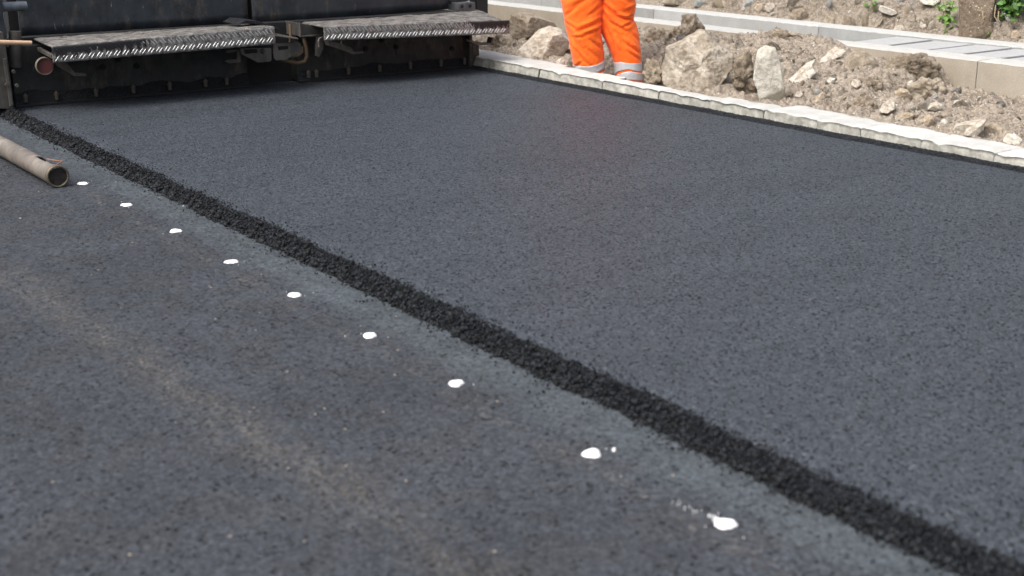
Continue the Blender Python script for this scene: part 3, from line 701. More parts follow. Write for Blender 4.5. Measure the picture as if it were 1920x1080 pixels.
traced('soil_clod', [(1258, 70), (1262, 55), (1274, 50), (1282, 62), (1280, 74)], (1270, 80), .14, .06, DARKC, 'dark brown clod at the left foot of the clod pillar', 'clod', 12, .14, 4, C=on_x(1270, 74, 6.84))
traced('broken_slab', [(1535, 114), (1548, 100), (1572, 80), (1588, 84), (1592, 92), (1580, 104), (1560, 112), (1545, 116)], (1560, 116), .16, .03, PALE, 'flat white stone piece standing against the concrete edging', 'broken slab', 13, .07, 3, .9, (90, 30), .3, C=on_field(1562, 100, SOILF), back=-.04)
traced('broken_slab', [(1476, 150), (1490, 138), (1512, 120), (1530, 112), (1524, 126), (1530, 136), (1512, 152), (1494, 160), (1482, 157)], (1500, 160), .08, .035, PALE, 'long pale stone plate lying tilted right of the upright slab', 'broken slab', 14, .07, 3, 1.0, (90, 30), .35, C=on_field(1500, 145, SOILF), back=-.05)
traced('boulder', [(1583, 130), (1586, 112), (1600, 100), (1622, 100), (1640, 112), (1650, 128), (1640, 142), (1615, 146), (1592, 142)], (1615, 146), .1, .12, CLOD, 'greyish brown half buried boulder below the cover slabs', 'boulder', 15, .06, 7, .6, (90, 36), .6, C=on_x(1615, 140, 6.68))
traced('soil_clod', [(1652, 150), (1655, 125), (1672, 113), (1700, 107), (1735, 108), (1758, 116), (1762, 130), (1752, 150), (1720, 160), (1680, 160)], (1705, 160), .06, .13, DARKC, 'large crumbly soil lump at the end of the heap by the edging', 'clod', 16, .17, 5, .5, (120, 44), .6, C=on_x(1705, 146, 6.80), fs=14)
traced('soil_clod', [(1600, 170), (1606, 152), (1628, 145), (1652, 152), (1656, 170), (1640, 182), (1612, 182)], (1630, 182), .06, .08, DARKC, 'dark lumpy clod below the half buried boulder', 'clod', 17, .16, 4, .4, (90, 34), .6, C=on_x(1630, 176, 6.40), fs=14)
traced('soil_clod', [(1700, 178), (1704, 160), (1730, 148), (1768, 150), (1780, 166), (1776, 186), (1740, 190), (1712, 188)], (1740, 190), .05, .09, CLOD, 'lumpy clod with stones at the right foot of the soil heap', 'clod', 18, .15, 4, .4, (90, 34), .6, C=on_x(1742, 182, 6.62), fs=14)
traced('soil_clod', [(1592, 215), (1600, 192), (1622, 182), (1640, 190), (1646, 206), (1630, 216)], (1620, 216), .05, .07, DARKC, 'dark clod just behind the kerb below two small stones', 'clod', 19, .15, 4, .4, (80, 30), .6, C=on_x(1620, 212, 6.02), fs=14)
traced('soil_clod', [(1376, 165), (1374, 135), (1380, 112), (1396, 104), (1410, 110), (1412, 140), (1420, 178), (1400, 186), (1382, 180)], (1395, 186), .04, .09, DARKC, 'dark crumbly soil lump between the big boulder and the upright stone', 'clod', 20, .2, 4, .1, (100, 40), .6, fs=15, back=.1)
traced('soil_clod', [(1206, 95), (1208, 70), (1222, 58), (1245, 56), (1262, 62), (1258, 78), (1240, 92), (1225, 104)], (1230, 104), .06, .10, DARKC, 'crumbly brown heap right of the orange knee', 'clod', 22, .18, 4, .5, (90, 36), .6, fs=14, C=on_x(1230, 96, 6.7))
traced('soil_clod', [(1446, 72), (1450, 62), (1464, 56), (1480, 64), (1498, 66), (1500, 80), (1476, 92), (1452, 86)], (1472, 92), .15, .07, DARKC, 'dark clod rising above the near edging over the upright stone', 'clod', 23, .18, 4, .3, (80, 30), .6, fs=14, C=on_x(1472, 78, 6.93))
traced('soil_clod', [(1208, 140), (1212, 118), (1232, 108), (1240, 128), (1242, 158), (1225, 168), (1210, 160)], (1225, 168), .04, .06, DARKC, 'dark lump between the orange trouser leg and the big boulder', 'clod', 24, .16, 4, .2, (80, 30), .6, fs=14, back=.05)
B1 = [([(1676, 186), (1677, 172), (1688, 165), (1702, 168), (1710, 180), (1704, 188)], TANS, 'rounded tan stone below the lumpy clod on the heap', 6.32), ([(1648, 208), (1654, 196), (1668, 186), (1678, 190), (1680, 204), (1664, 212)], PALE, 'pinkish blocky stone behind the kerb', 6.06),
      ([(1686, 221), (1690, 212), (1702, 210), (1714, 214), (1710, 222), (1698, 226)], TANS, 'small tan flat stone close behind the kerb', 5.95), ([(1730, 234), (1732, 220), (1742, 214), (1750, 218), (1752, 230), (1744, 237)], TANS, 'round tan pebble touching the back of the kerb', 5.93),
      ([(1738, 204), (1744, 194), (1756, 190), (1768, 196), (1766, 204), (1752, 207)], PALE, 'oval pale stone lying on the soil right of the heap', 6.22), ([(1700, 166), (1702, 154), (1710, 150), (1716, 158), (1714, 168)], WHITE, 'white rounded stone stuck in the heap front', 6.42),
      ([(1783, 246), (1792, 232), (1820, 226), (1840, 222), (1850, 226), (1838, 236), (1820, 250), (1800, 251)], PALE, 'flat pale stone plate lying behind the kerb at right', 6.05), ([(1806, 252), (1812, 240), (1832, 226), (1850, 222), (1842, 244), (1832, 254)], PALE, 'wedge of pale broken stone beside the flat plate', 5.98),
      ([(1842, 252), (1846, 236), (1860, 228), (1882, 232), (1892, 246), (1884, 260), (1860, 260)], CLOD, 'brown rounded clod near the right edge behind the kerb', 6.0), ([(1744, 186), (1748, 178), (1756, 175), (1758, 180), (1750, 187)], GREY, 'small blue grey flat pebble on the soil', 6.35),
      ([(1788, 194), (1790, 188), (1800, 187), (1806, 192), (1800, 197)], WHITE, 'small white stone near the foot of the concrete edging', 6.55), ([(1490, 180), (1494, 173), (1502, 171), (1506, 177), (1500, 182)], PALE, 'small pale round stone right of the upright slab', 5.98),
      ([(1528, 192), (1532, 180), (1542, 172), (1546, 176), (1540, 190), (1532, 194)], TANS, 'tan splinter of stone right of the upright slab', 5.96), ([(1880, 262), (1888, 250), (1905, 252), (1918, 262), (1912, 272), (1892, 272)], WHITE, 'white rough stone behind the kerb at the right edge', 5.93),
      ([(1595, 158), (1600, 148), (1612, 150), (1616, 160), (1606, 166)], PALE, 'pale chip in front of the half buried boulder', 6.42), ([(1550, 152), (1556, 145), (1566, 147), (1564, 154), (1556, 157)], WHITE, 'white chip on the slope below the flat white piece', 6.38)]
for k, (pl, m, lb, x) in enumerate(B1):
    c = np.mean(pl, 0); C = on_field(c[0], c[1] + .45 * (max(p[1] for p in pl) - c[1]), SOILF); sz = (max(p[0] for p in pl) - min(p[0] for p in pl)) * .0031
    traced('stone', pl, None, 0, sz * .42, m, lb, 'stone', 70 + k, .06, 3, .3, (48, 22), .6, C=C, back=-sz * .4)
B2 = [([(1434, 12), (1438, 5), (1450, 6), (1456, 16), (1448, 24), (1437, 22)], PALE, 'round pinkish stone in the bank above the far edging'), ([(1414, 16), (1418, 8), (1428, 6), (1430, 16), (1422, 23)], TANS, 'oval tan stone beside the round pinkish one in the bank'),
      ([(1300, 12), (1304, 0), (1318, -2), (1324, 6), (1316, 14)], GREY, 'greenish grey boulder in the bank right of the worker'), ([(1391, 14), (1396, 2), (1412, -2), (1416, 6), (1404, 20)], GREY, 'grey angular stone at the top of the bank'),
      ([(1647, 18), (1650, 9), (1664, 13), (1680, 20), (1684, 26), (1672, 28), (1655, 23)], WHITE, 'long pale stone lying slanted in the bank'), ([(1702, 14), (1704, 7), (1712, 4), (1716, 8), (1710, 15)], GREY, 'small light grey stone right of the long pale one'),
      ([(1724, 2), (1728, -8), (1752, -10), (1764, 2), (1752, 10), (1732, 8)], WHITE, 'large whitish stone cut by the top of the photo'), ([(1724, 50), (1728, 44), (1736, 45), (1738, 51), (1730, 54)], PALE, 'small pale stone low in the bank'),
      ([(1675, 58), (1678, 48), (1692, 47), (1698, 56), (1690, 62)], PALE, 'pale stone at the foot of the bank on the edging'), ([(1638, 55), (1642, 42), (1652, 30), (1656, 34), (1650, 48), (1644, 56)], CLOD, 'brown splinter of rock leaning in the bank'),
      ([(1895, 70), (1898, 58), (1908, 56), (1914, 66), (1908, 76)], TANS, 'rounded tan stone low in the bank at the right edge'), ([(1906, 80), (1912, 74), (1925, 72), (1930, 80), (1918, 84)], PALE, 'pale stone on the far edging at the right edge'),
      ([(1240, 6), (1245, -6), (1270, -8), (1290, -2), (1284, 9), (1262, 10)], CLOD, 'broad brown stone in the bank just right of the orange thigh'), ([(1480, 30), (1486, 18), (1506, 14), (1516, 26), (1508, 40), (1488, 40)], DARKC, 'dark clod in the bank above the middle of the far edging'),
      ([(1542, 44), (1548, 30), (1566, 28), (1572, 40), (1562, 50)], CLOD, 'squarish clod in the bank left of the brown splinter'), ([(1578, 44), (1584, 30), (1600, 32), (1604, 46), (1592, 52)], DARKC, 'dark clod low in the bank left of the brown splinter')]
for k, (pl, m, lb) in enumerate(B2):
    c = np.mean(pl, 0); sz = (max(p[0] for p in pl) - min(p[0] for p in pl)) * .0036
    C = on_field(c[0], max(1.0, c[1] + .25 * (max(p[1] for p in pl) - c[1])), BANKF)
    traced('stone', pl, None, 0, sz * .45, m, lb, 'stone', 120 + k, .06, 3, .3, (48, 22), .6, C=C, back=-sz * .45)

# small stones one could count, copied one by one
PEB = m_pebble('pebble', (.36, .32, .26), (.50, .475, .42), (.26, .215, .16), (.30, .305, .295), (.40, .325, .24), (.21, .175, .125), (.56, .545, .50))
PM = []
for k in range(9):
    V, F = rock(300 + k, 2, 7 if k % 3 else 3, .10, 2.0); PM.append(new_mesh(V * np.array([1, .8, .65]), F, k % 3 == 0, 'small_stone')); PM[-1].materials.append(PEB)
def small_stones(n, fld, xr, yr, r0, r1, label, group, seed):
    r = np.random.default_rng(seed); first = None
    for k in range(n):
        x, y = r.uniform(*xr), r.uniform(*yr)
        if math.hypot(x - WC[0], y - WC[1]) < .3: x += .5
        s = r0 * (1 - r.random() * (1 - (r0 / r1) ** 2.2)) ** (-1 / 2.2)
        o = bpy.data.objects.new('small_stone', PM[int(r.integers(0, 9))]) if first is None else first.copy()
        if first is None: first = o
        o.data = PM[int(r.integers(0, 9))]; COL.objects.link(o); o.scale = (s, s * r.uniform(.7, 1), s * r.uniform(.7, 1)); o.rotation_euler = tuple(r.uniform(0, 6, 3))
        o.location = (x, y, float(fld.z(x, y)) + s * .25); tag(o, label, 'stone', group)
small_stones(190, SOILF, (5.76, 7.04), (3.5, 8.6), .009, .036, 'small loose stone in the dug soil between kerb and near edging', 'small loose stones in the dug soil', 51)
small_stones(150, BANKF, (FWX + .3, 8.75), (5.0, 10.5), .018, .075, 'small stone in the soil bank behind the far edging', 'small stones in the soil bank', 52)

CM = []
for k in range(8):
    V, F = rock(500 + k, 3, 8, .22, 3.2); me = new_mesh(V * np.array([1, .8, .7]), F, False, 'rubble_chunk'); CM.append(me)
CHUNK = [m_stone('chunk_pale', (.42, .36, .28), (.62, .56, .47), .3, .5, .15, .06), m_stone('chunk_earth', (.25, .20, .145), (.42, .35, .265), .4, .5, .2, .06), m_stone('chunk_grey', (.32, .31, .28), (.48, .46, .42), .3, .5, .2, .06)]
for k, me in enumerate(CM): me.materials.append(CHUNK[(0, 1, 1, 0, 2, 1, 0, 1)[k]])
def chunks(n, fld, xr, yr, r0, r1, label, group, seed, sink):
    r = np.random.default_rng(seed); first = None
    for k in range(n):
        x, y = r.uniform(*xr), r.uniform(*yr)
        if float(pit(x, y)) > .2 and fld is SOILF: x += .75
        s = r0 * (1 - r.random() * (1 - (r0 / r1) ** 1.8)) ** (-1 / 1.8)
        o = bpy.data.objects.new('rubble_chunk', CM[k % 8]) if first is None else first.copy()
        if first is None: first = o
        o.data = CM[int(r.integers(0, 8))]; COL.objects.link(o); o.scale = (s, s * r.uniform(.7, 1), s * r.uniform(.7, 1)); o.rotation_euler = tuple(r.uniform(0, 6, 3))
        o.location = (x, y, float(fld.z(x, y)) - s * sink); tag(o, label, 'rubble', group)
chunks(140, SOILF, (5.80, 7.02), (3.7, 8.8), .020, .085, 'broken rubble chunk half buried in the dug soil behind the kerb', 'rubble chunks in the dug soil', 61, .15)
chunks(100, BANKF, (FWX + .30, 8.7), (5.0, 10.8), .03, .12, 'broken rubble chunk half buried in the bank behind the far edging', 'rubble chunks in the soil bank', 62, .2)

# ------------------------------------------------------------------ white paint dots on the older lane
PAINT = m_plain('white_paint', (.86, .86, .85), .6, .03)
DOTS = [(155, 345, 22), (237, 385, 21), (329, 434, 25), (434, 492, 26), (552, 554, 26), (693, 630, 28), (855, 720, 31), (1110, 851, 38), (1360, 983, 42)]
DL = ['white paint dot nearest to the end of the steel pipe', 'second white paint dot counted from the steel pipe', 'third white paint dot counted from the steel pipe', 'fourth white paint dot counted from the steel pipe', 'fifth white paint dot counted from the steel pipe, middle of the row',
      'sixth white paint dot counted from the steel pipe, with specks beside it', 'third white paint dot counted from the lower end of the row', 'second to last white paint dot of the row, left of a tiny spot', 'last and largest white paint dot, with a smear of specks behind it']
for k, (px, py, wpx) in enumerate(DOTS):
    C = on_z(px, py, LZ); dep = np.linalg.norm(C - np.array([0, 0, CAM_H])); rx = wpx / PXF * dep * .5
    r = np.random.default_rng(90 + k); mb = MB(); aw = math.atan2(C[1], C[0])
    def blob(cx, cy, a, b, n=30, h=.0025):
        V = [(cx, cy, LZ + .004 + h)]; ph = r.uniform(0, 6, 4); am = r.uniform(.05, .16, 4)
        for ring, (f, z) in enumerate(((.7, h * .9), (1.0, -.006))):
            for i in range(n):
                an = 2 * PI * i / n; rr = f * (1 + am[0] * math.cos(2 * an + ph[0]) + am[1] * math.cos(3 * an + ph[1]) + am[2] * .6 * math.cos(7 * an + ph[2]) + .02 * r.normal() * (ring == 1))
                x, y = a * rr * math.cos(an), b * rr * math.sin(an); ca, sa = math.cos(aw - PI / 2), math.sin(aw - PI / 2)
                V.append((cx + x * ca - y * sa, cy + x * sa + y * ca, LZ + .004 + z))
        F = [(0, 1 + i, 1 + (i + 1) % n) for i in range(n)] + [(1 + i, 1 + n + i, 1 + n + (i + 1) % n, 1 + (i + 1) % n) for i in range(n)]
        mb.add(V, F)
    blob(C[0], C[1], rx, rx * (.95 if k > 5 else .85))
    for _ in range(3 + 3 * (k in (5, 6))): blob(C[0] + r.normal() * rx * 1.3, C[1] + r.normal() * rx * 1.5, *([r.uniform(.0006, .0010)] * 2), n=8, h=.0006)
    if k == 8:
        for _ in range(26): t = r.random() ** 1.5; blob(C[0] + r.normal() * .010 - .005 - .012 * t, C[1] + rx + t * .12, *([r.uniform(.0008, .0019) * (1.2 - t)] * 2), n=7, h=.0008)
    if k == 7:
        q = on_z(1151, 845, LZ); m2 = mb; mb = MB(); blob(q[0], q[1], .0045, .004, 14); tag(obj('paint_dot', mb.out(), PAINT, base=q), 'tiny white paint spot just right of the second to last dot', 'paint mark', 'white paint dots along the old lane'); mb = m2
    o = obj('paint_dot', mb.out(), PAINT, base=C); tag(o, DL[k], 'paint mark', 'white paint dots along the old lane')

# ------------------------------------------------------------------ steel pipe lying on the older lane
def steel_pipe():
    M = m_steel('worn_pipe', (.085, .07, .058), (.17, .148, .124), .62, 0, .5, .4); DK = m_plain('pipe_inside', (.014, .011, .009), .8, .4)
    c0 = on_z(109, 332, LZ + .05); r = .046; y0, y1 = c0[1], 9.6; x = c0[0]
    root = empty('steel_pipe', (x, y0, LZ)); tag(root, 'worn brown steel pipe with notched end lying on the old lane', 'pipe')
    n = 40; Ys = np.concatenate([np.linspace(y0 + .012, y0 + .40, 34), np.linspace(y0 + .46, y1, 20)])
    V = []; F = []
    for j, yv in enumerate(Ys):
        for q in range(n):
            a = 2 * PI * q / n; rr = r * (1 + .006 * math.sin(3 * a + yv * 2)); V.append((x + rr * math.cos(a), yv, LZ + .052 + rr * math.sin(a)))
    for j in range(len(Ys) - 1):
        for q in range(n):
            a = 2 * PI * (q + .5) / n; dy = Ys[j] - y0
            if .07 < dy < .30 and R(12) < a < R(92) + (dy - .07) * .6: continue      # the notch
            F.append((j * n + q, (j + 1) * n + q, (j + 1) * n + (q + 1) % n, j * n + (q + 1) % n))
    o = obj('tube', (np.array(V), F), M, root, True); so = o.modifiers.new('wall', 'SOLIDIFY'); so.thickness = .006; so.offset = -1
    mb = MB(); th = np.linspace(0, 2 * PI, 41)[:-1]; V = []
    for (rr, yy) in ((r + .004, y0 + .03), (r + .005, y0), (r - .003, y0 - .002), (r - .005, y0 + .008)):
        for a in th: V.append((x + rr * math.cos(a), yy, LZ + .052 + rr * math.sin(a)))
    F = [(k * 40 + i, k * 40 + (i + 1) % 40, (k + 1) * 40 + (i + 1) % 40, (k + 1) * 40 + i) for k in range(3) for i in range(40)]
    obj('end_ring', (np.array(V), F), m_plain('rusty_ring', (.11, .09, .065), .55, .35, .5, .4), root, True)
    V = [(x + (r - .004) * math.cos(a), y0 + .006 + .002 * math.sin(5 * a), LZ + .052 + (r - .007) * math.sin(a)) for a in th]
    obj('end_cap', (np.array([(x, y0 + .008, LZ + .052)] + V), [(0, 1 + (i + 1) % 40, 1 + i) for i in range(40)]), DK, root, True)
    obj('edge_rod', MB().tube([(x + .066, y0 + .28, LZ + .030), (x + .062, y0 + 1.2, LZ + .035), (x + .06, y1, LZ + .035)], .007, 8).out(), DK, root, True)
    obj('tie_wire', MB().tube([(x + .02, y0 + .22, LZ + .095), (x + .06, y0 + .20, LZ + .085), (x + .075, y0 + .17, LZ + .088), (x + .08, y0 + .19, LZ + .08), (x + .06, y0 + .23, LZ + .06)], .0022, 6).out(), m_plain('wire', (.30, .13, .06), .6), root, True)
steel_pipe()

# ------------------------------------------------------------------ road paver: the screed and step boards at its tail
def paver():
    PAINTED = m_steel('dark_blue_steel', (.009, .012, .016), (.022, .029, .037), .45, .0, .9, .5)
    PLATE = m_steel('screed_plate', (.004, .0045, .005), (.011, .0125, .0135), .5, 0, .2, .5)
    BLACK = m_plain('grimy_black', (.010, .010, .011), .8, .4); TREAD = m_tread(); CRUST = m_crust()
    IRON = m_steel('bare_iron', (.055, .050, .045), (.12, .11, .10), .5, .3, .3, .5); DIRON = m_steel('dark_iron', (.03, .028, .026), (.075, .068, .06), .6, .1, .2, .5)
    PALEI = m_plain('dusty_nut', (.065, .058, .048), .7, .3); HOSE = m_plain('brown_hose', (.13, .085, .05), .6, .3)
    TAN = m_plain('tan_rod', (.46, .31, .20), .7, .15); RED = m_plain('red_lens', (.085, .022, .022), .35, .25, .5)
    root = empty('road_paver', (3.8, 8.3, 0)); tag(root, 'dark road paver tail with screed and tread plate step boards over fresh asphalt', 'road paver')
    def part(name, mb, m, parent=root, bv=.003):
        o = obj(name, mb.out(), m, parent)
        if bv: bevel(o, bv)
        return o
    def pp(poly, Y): return [(p[0], p[2]) for p in (on_y(x, y, Y) for x, y in poly)][::-1]
    # machine body above and behind (runs up out of the picture)
    part('body', MB().box(2.28, 5.42, 8.56, 11.6, .36, 1.25).box(2.5, 5.2, 9.0, 13.4, 1.25, 1.6).box(2.6, 5.1, 11.6, 13.3, .5, 1.25), BLACK)
    part('screed_frame', MB().box(2.2, 5.44, 8.34, 9.2, .0, .40), BLACK)
    # cover panels
    def panel(a, b, ztop, seed):
        pa, pb = on_y(*a, 8.43), on_y(*b, 8.43); n = 40; V = []
        for j in range(12):
            for i in range(n):
                s, t = i / (n - 1), j / 11; x = pa[0] + s * (pb[0] - pa[0]); z0 = pa[2] + s * (pb[2] - pa[2]); z = z0 + t * (ztop - z0)
                V.append((x, 8.43 + .004 * float(noise(np.array([x * 2.1, z * 3, seed]))), z))
        F = [(j * n + i, j * n + i + 1, (j + 1) * n + i + 1, (j + 1) * n + i) for j in range(11) for i in range(n - 1)]
        o = obj('cover_panel', (np.array(V), F), PAINTED, root, True); so = o.modifiers.new('thick', 'SOLIDIFY'); so.thickness = .012; so.offset = -1; return o
    panel((39, 68.5), (466, 42), 1.05, 1); panel((474, 46), (841, 17), 1.05, 2)
    # screed plates with holes, buildup and studs
    for x0, x1 in ((2.185, 3.70), (4.06, 5.44)):
        sp = part('screed_plate', MB().box(x0, x1, 8.245, 8.335, .012, .36), PLATE)
        part('trailing_edge', MB().box(x0 - .01, x1 + .01, 8.205, 8.243, .002, .016), BLACK, sp, .002)
        n = int((x1 - x0) / .012); V = []
        for i in range(n + 1):
            x = x0 + (x1 - x0) * i / n; h = .062 + .045 * float(fbm(np.array([x * 5, x0, 0]), 4)) + .03 * max(0, float(noise(np.array([x * 2.3, 5 + x0, 0]))))
            for j in range(9):
                t = j / 8; d = .022 * (1 - t) ** .6 + .008 * float(noise(np.array([x * 30, t * h * 40, 2.0]))); V.append((x, 8.243 - max(0.001, d * (1 - t * .85)), .014 + t * h))
        F = [(i * 9 + j, (i + 1) * 9 + j, (i + 1) * 9 + j + 1, i * 9 + j + 1) for i in range(n) for j in range(8)]
        obj('asphalt_buildup', (np.array(V), F), BED, sp, True)
    for x in (2.239, 2.425, 2.668, 2.905, 3.144, 3.386, 3.534, 4.13, 4.19, 4.437, 4.684, 4.937, 5.194, 5.398):
        mb = MB().tube([(x, 8.212, .030), (x, 8.212, .058), (x, 8.212, .0585), (x, 8.212, .072), (x, 8.212, .0722), (x, 8.212, .082)], [.012, .012, .015, .015, .008, .006], 8)
        part('stud', mb, PALEI, root, 0)
    for px, py in ((193, 126), (256, 124), (221, 111), (686, 91), (743, 88), (848, 91), (716, 75)):
        c = on_y(px, py, 8.243); part('plug', MB().tube([c + (0, -.010, 0), c + (0, .005, 0)], [.017, .017], 14).tube([c + (0, -.012, 0), c + (0, -.006, 0)], [.009, .009], 10), BLACK, root, 0)
    # step boards
    def board(fl, fr, hl, hr, rl, rr, tarf, round_right, seed):
        """fl, fr: top ends of the front lip; hl, hr: lip heights; rl, rr: rear ends of the top"""
        b = empty('step_board', (fl + fr) / 2); b.parent = root; b.location = (fl + fr) / 2 - worg(root); ORG[b.name] = (fl + fr) / 2
        n, k = 120, 10; V = []; T = []
        def P(s, h):
            top = fl + s * (fr - fl); H = hl + s * (hr - hl); return np.array([top[0], top[1], top[2] - (1 - h) * H])
        for i in range(n):
            for j in range(k):
                s, h = i / (n - 1), j / (k - 1); V.append(P(s, h)); T.append(tarf(s, h))
        F = [(i * k + j, (i + 1) * k + j, (i + 1) * k + j + 1, i * k + j + 1) for i in range(n - 1) for j in range(k - 1)]
        o = obj('tread_lip', (np.array(V), F), TREAD, b, True); add_attr(o, T, 'tar'); so = o.modifiers.new('thick', 'SOLIDIFY'); so.thickness = .006; so.offset = -1
        V = []; F = []; T = []; L = fr[0] - fl[0]; cells = int(L / .052)
        for c in range(cells):
            for row in range(2):
                for bar in (.4, 1.6):
                    up = (row == 1)
                    sc = (c + .3 + .5 * row) * .052 + (bar - 1) * .0150; hz = .27 + .46 * row; an = R(-50) if up else R(50)
                    hz += (bar - 1) * (.05 if up else -.05)
                    H = hl + (sc / L) * (hr - hl); l, wd = .0205, .0034
                    if sc < .02 or sc > L - .02: continue
                    d = np.array([math.cos(an), math.sin(an)]); q = np.array([-d[1], d[0]]); base = len(V)
                    pts = [(-l, 0, 0), (-l * .6, -wd, 0), (l * .6, -wd, 0), (l, 0, 0), (l * .6, wd, 0), (-l * .6, wd, 0), (-l * .6, 0, .0028), (l * .6, 0, .0028)]
                    for (a1, b1, e) in pts:
                        ds, dh = d * a1 + q * b1; h = min(.985, max(.015, hz + dh / H)); p = P(min(1, max(0, (sc + ds) / L)), h); V.append(p + np.array([0, -.0005 - e, 0])); T.append(tarf(sc / L, hz))
                    F += [tuple(base + i for i in f) for f in ((0, 1, 6), (1, 2, 7, 6), (2, 3, 7), (3, 4, 7), (4, 5, 6, 7), (5, 0, 6))]
        o = obj('tread_ribs', (np.array(V), F), TREAD, b); add_attr(o, T, 'tar'); add_attr(o, np.ones(len(T)), 'rib')
        # crusted top
        n, k = 200, 50; V = []
        S, Tt = np.meshgrid(np.linspace(0, 1, n), np.linspace(0, 1, k), indexing='ij')
        fx = fl + S[..., None] * (fr - fl); rx = rl + S[..., None] * (rr - rl); Pq = fx + Tt[..., None] * (rx - fx)
        q = st3(Pq[..., 0] * 14, Pq[..., 1] * 22, Pq[..., 2] * 0 + seed)
        bump = .004 + .006 * fbm(q, 5) + .004 * np.maximum(0, noise(q * .4))
        ed = np.minimum(np.minimum(S, 1 - S) * L, Tt * .5 + .0)
        Pq[..., 2] += bump * smooth(ed, -.004, .02) + .002
        front = np.exp(-(Tt * .5 / .008) ** 2); lump = .0005 + .003 * np.maximum(0, fbm(st3(S * 40, S * 0 + seed, S * 0), 3))
        Pq[..., 1] -= front * lump; Pq[..., 2] -= front * (.005 + lump * (.5 + 2.0 * np.vectorize(lambda s: min(1, tarf(s, 1.0)))(S)))
        if round_right:
            rr_ = smooth(S, .93, 1); Pq[..., 1] += rr_ ** 2 * (1 - Tt) * .10; Pq[..., 2] -= rr_ ** 3 * .012
        o = obj('crusted_top', (Pq.reshape(-1, 3), grid_faces(n, k)), CRUST, b, True); so = o.modifiers.new('thick', 'SOLIDIFY'); so.thickness = .010; so.offset = -1
        return b
    F = 7.85; B = 8.405
    pa, pb = on_y(97, 88, F), on_y(515, 50.5, F); ha = pa[2] - on_y(103, 118, F)[2]; hb = pb[2] - on_y(515, 83, F)[2]
    bl = board(pa, pb, ha, hb, on_y(59, 71.5, B), on_y(470, 46, B), lambda s, h: (.74 if s < .36 else .74 - (s - .36) * 5) * (.38 + .75 * h) if s < .5 else .05 * h, False, 1)
    pa, pb = on_y(607, 50.5, F), on_y(955, 38, F); ha = pa[2] - on_y(608, 76.5, F)[2]; hb = pb[2] - on_y(955, 63, F)[2]
    br = board(pa, pb, ha, hb, on_y(562, 42.5, B), on_y(905, 18.5, B), lambda s, h: .05 * h if s < .55 else min(.78, (s - .55) * 2.6) * (.30 + .75 * h), True, 2)
    # end flange of the left board and channel end of the right board
    a, b_, c, d = on_y(59, 73, B), on_y(60, 90, B), on_y(97, 110, F + .012), on_y(96, 103, F + .012)
    a2 = on_y(59, 83, B)
    part('end_flange', MB().hexa([b_, c, c + (.02, 0, 0), b_ + (.02, 0, 0), a2, d, d + (.02, 0, 0), a2 + (.02, 0, 0)]), IRON, bl, .001)
    part('board_channel', MB().prism(pp([(564, 44), (607, 50), (607, 66), (565, 69)], 8.12), 8.12, 8.36).prism(pp([(562, 42), (565, 43), (566, 67), (610, 64), (610, 68), (563, 70)], 8.10), 8.10, 8.12), DIRON, br)
    # hardware under and between the boards
    for pl, Y, t in (([(104, 118), (128, 120), (141, 136), (162, 138), (162, 143), (138, 143), (110, 125)], 8.02, .05), ([(423, 94), (451, 92), (451, 117), (428, 119), (421, 115), (424, 112), (444, 111), (445, 97), (424, 100)], 8.04, .05),
                     ([(614, 77), (640, 81), (660, 90), (663, 97), (682, 96), (681, 100), (661, 102), (655, 99), (617, 86)], 8.02, .05), ([(874, 73), (900, 80), (921, 80), (923, 70), (926, 70), (924, 84), (898, 85), (876, 77)], 8.02, .06)):
        part('bracket', MB().prism(pp(pl, Y), Y, Y + t), IRON if pl[0][0] > 600 else DIRON, root, .002)
    part('board_post', MB().prism(pp([(594, 69), (607, 69), (607, 92), (598, 108), (594, 105)], 8.1), 8.1, 8.13), DIRON, root, .002)
    for pl, slot_shade in (([(451, 91), (509, 90), (509.5, 113), (506, 116), (484, 117.5), (455, 103), (451, 99)], [(458, 93), (482, 92), (483, 99), (460, 101)]),
                     ([(513, 82), (558, 78), (564, 82), (566.5, 90), (565, 99), (540, 110), (538, 113), (518, 113.5), (514, 110), (512, 98)], [(521, 87), (540, 86), (541, 92), (523, 94)])):
        o = part('slotted_plate', MB().prism(pp(pl, 8.03), 8.03, 8.045), IRON, root, .003)
        part('slot_shade', MB().prism(pp(slot_shade, 8.026), 8.026, 8.034), BLACK, o, .001)  # black insert painted in for the shaded hole of the plate
    c = on_y(495, 95.5, 8.025); part('bolt_or_hole', MB().tube([c, c + (0, -.012, 0)], [.019, .017], 16).tube([c + (0, -.012, 0), c + (0, -.02, 0)], [.010, .009], 10), IRON, root, 0)
    pts = [on_y(x, y, 8.14) for x, y in ((569, 60), (570, 73), (574, 90), (575, 106), (571, 115), (558, 118.5), (541, 115), (528, 112))]
    part('hose', MB().tube(pts, .012, 10).tube([p + (0, .05, 0) for p in (on_y(550, 46, 8.14), on_y(551, 62, 8.14), on_y(551, 80, 8.14))], .010, 10).tube([on_y(x, y, 8.16) for x, y in ((566, 88), (567, 97), (560, 104), (547, 107))], .010, 8), HOSE, root, 0)
    part('hook', MB().tube([on_y(x, y, 7.98) for x, y in ((604, 70), (599, 72), (597, 77), (598, 88))], .006, 8).tube([on_y(x, y, 7.87) for x, y in ((640, 76), (639, 80), (641, 83))], .005, 6), IRON, root, 0)
    part('rubber_flap', MB().prism(pp([(438, 45), (452, 36.5), (474, 37.5), (496, 44), (517, 53), (515, 56), (480, 46), (455, 42)], 8.12), 8.06, 8.30), BED, root, .004)
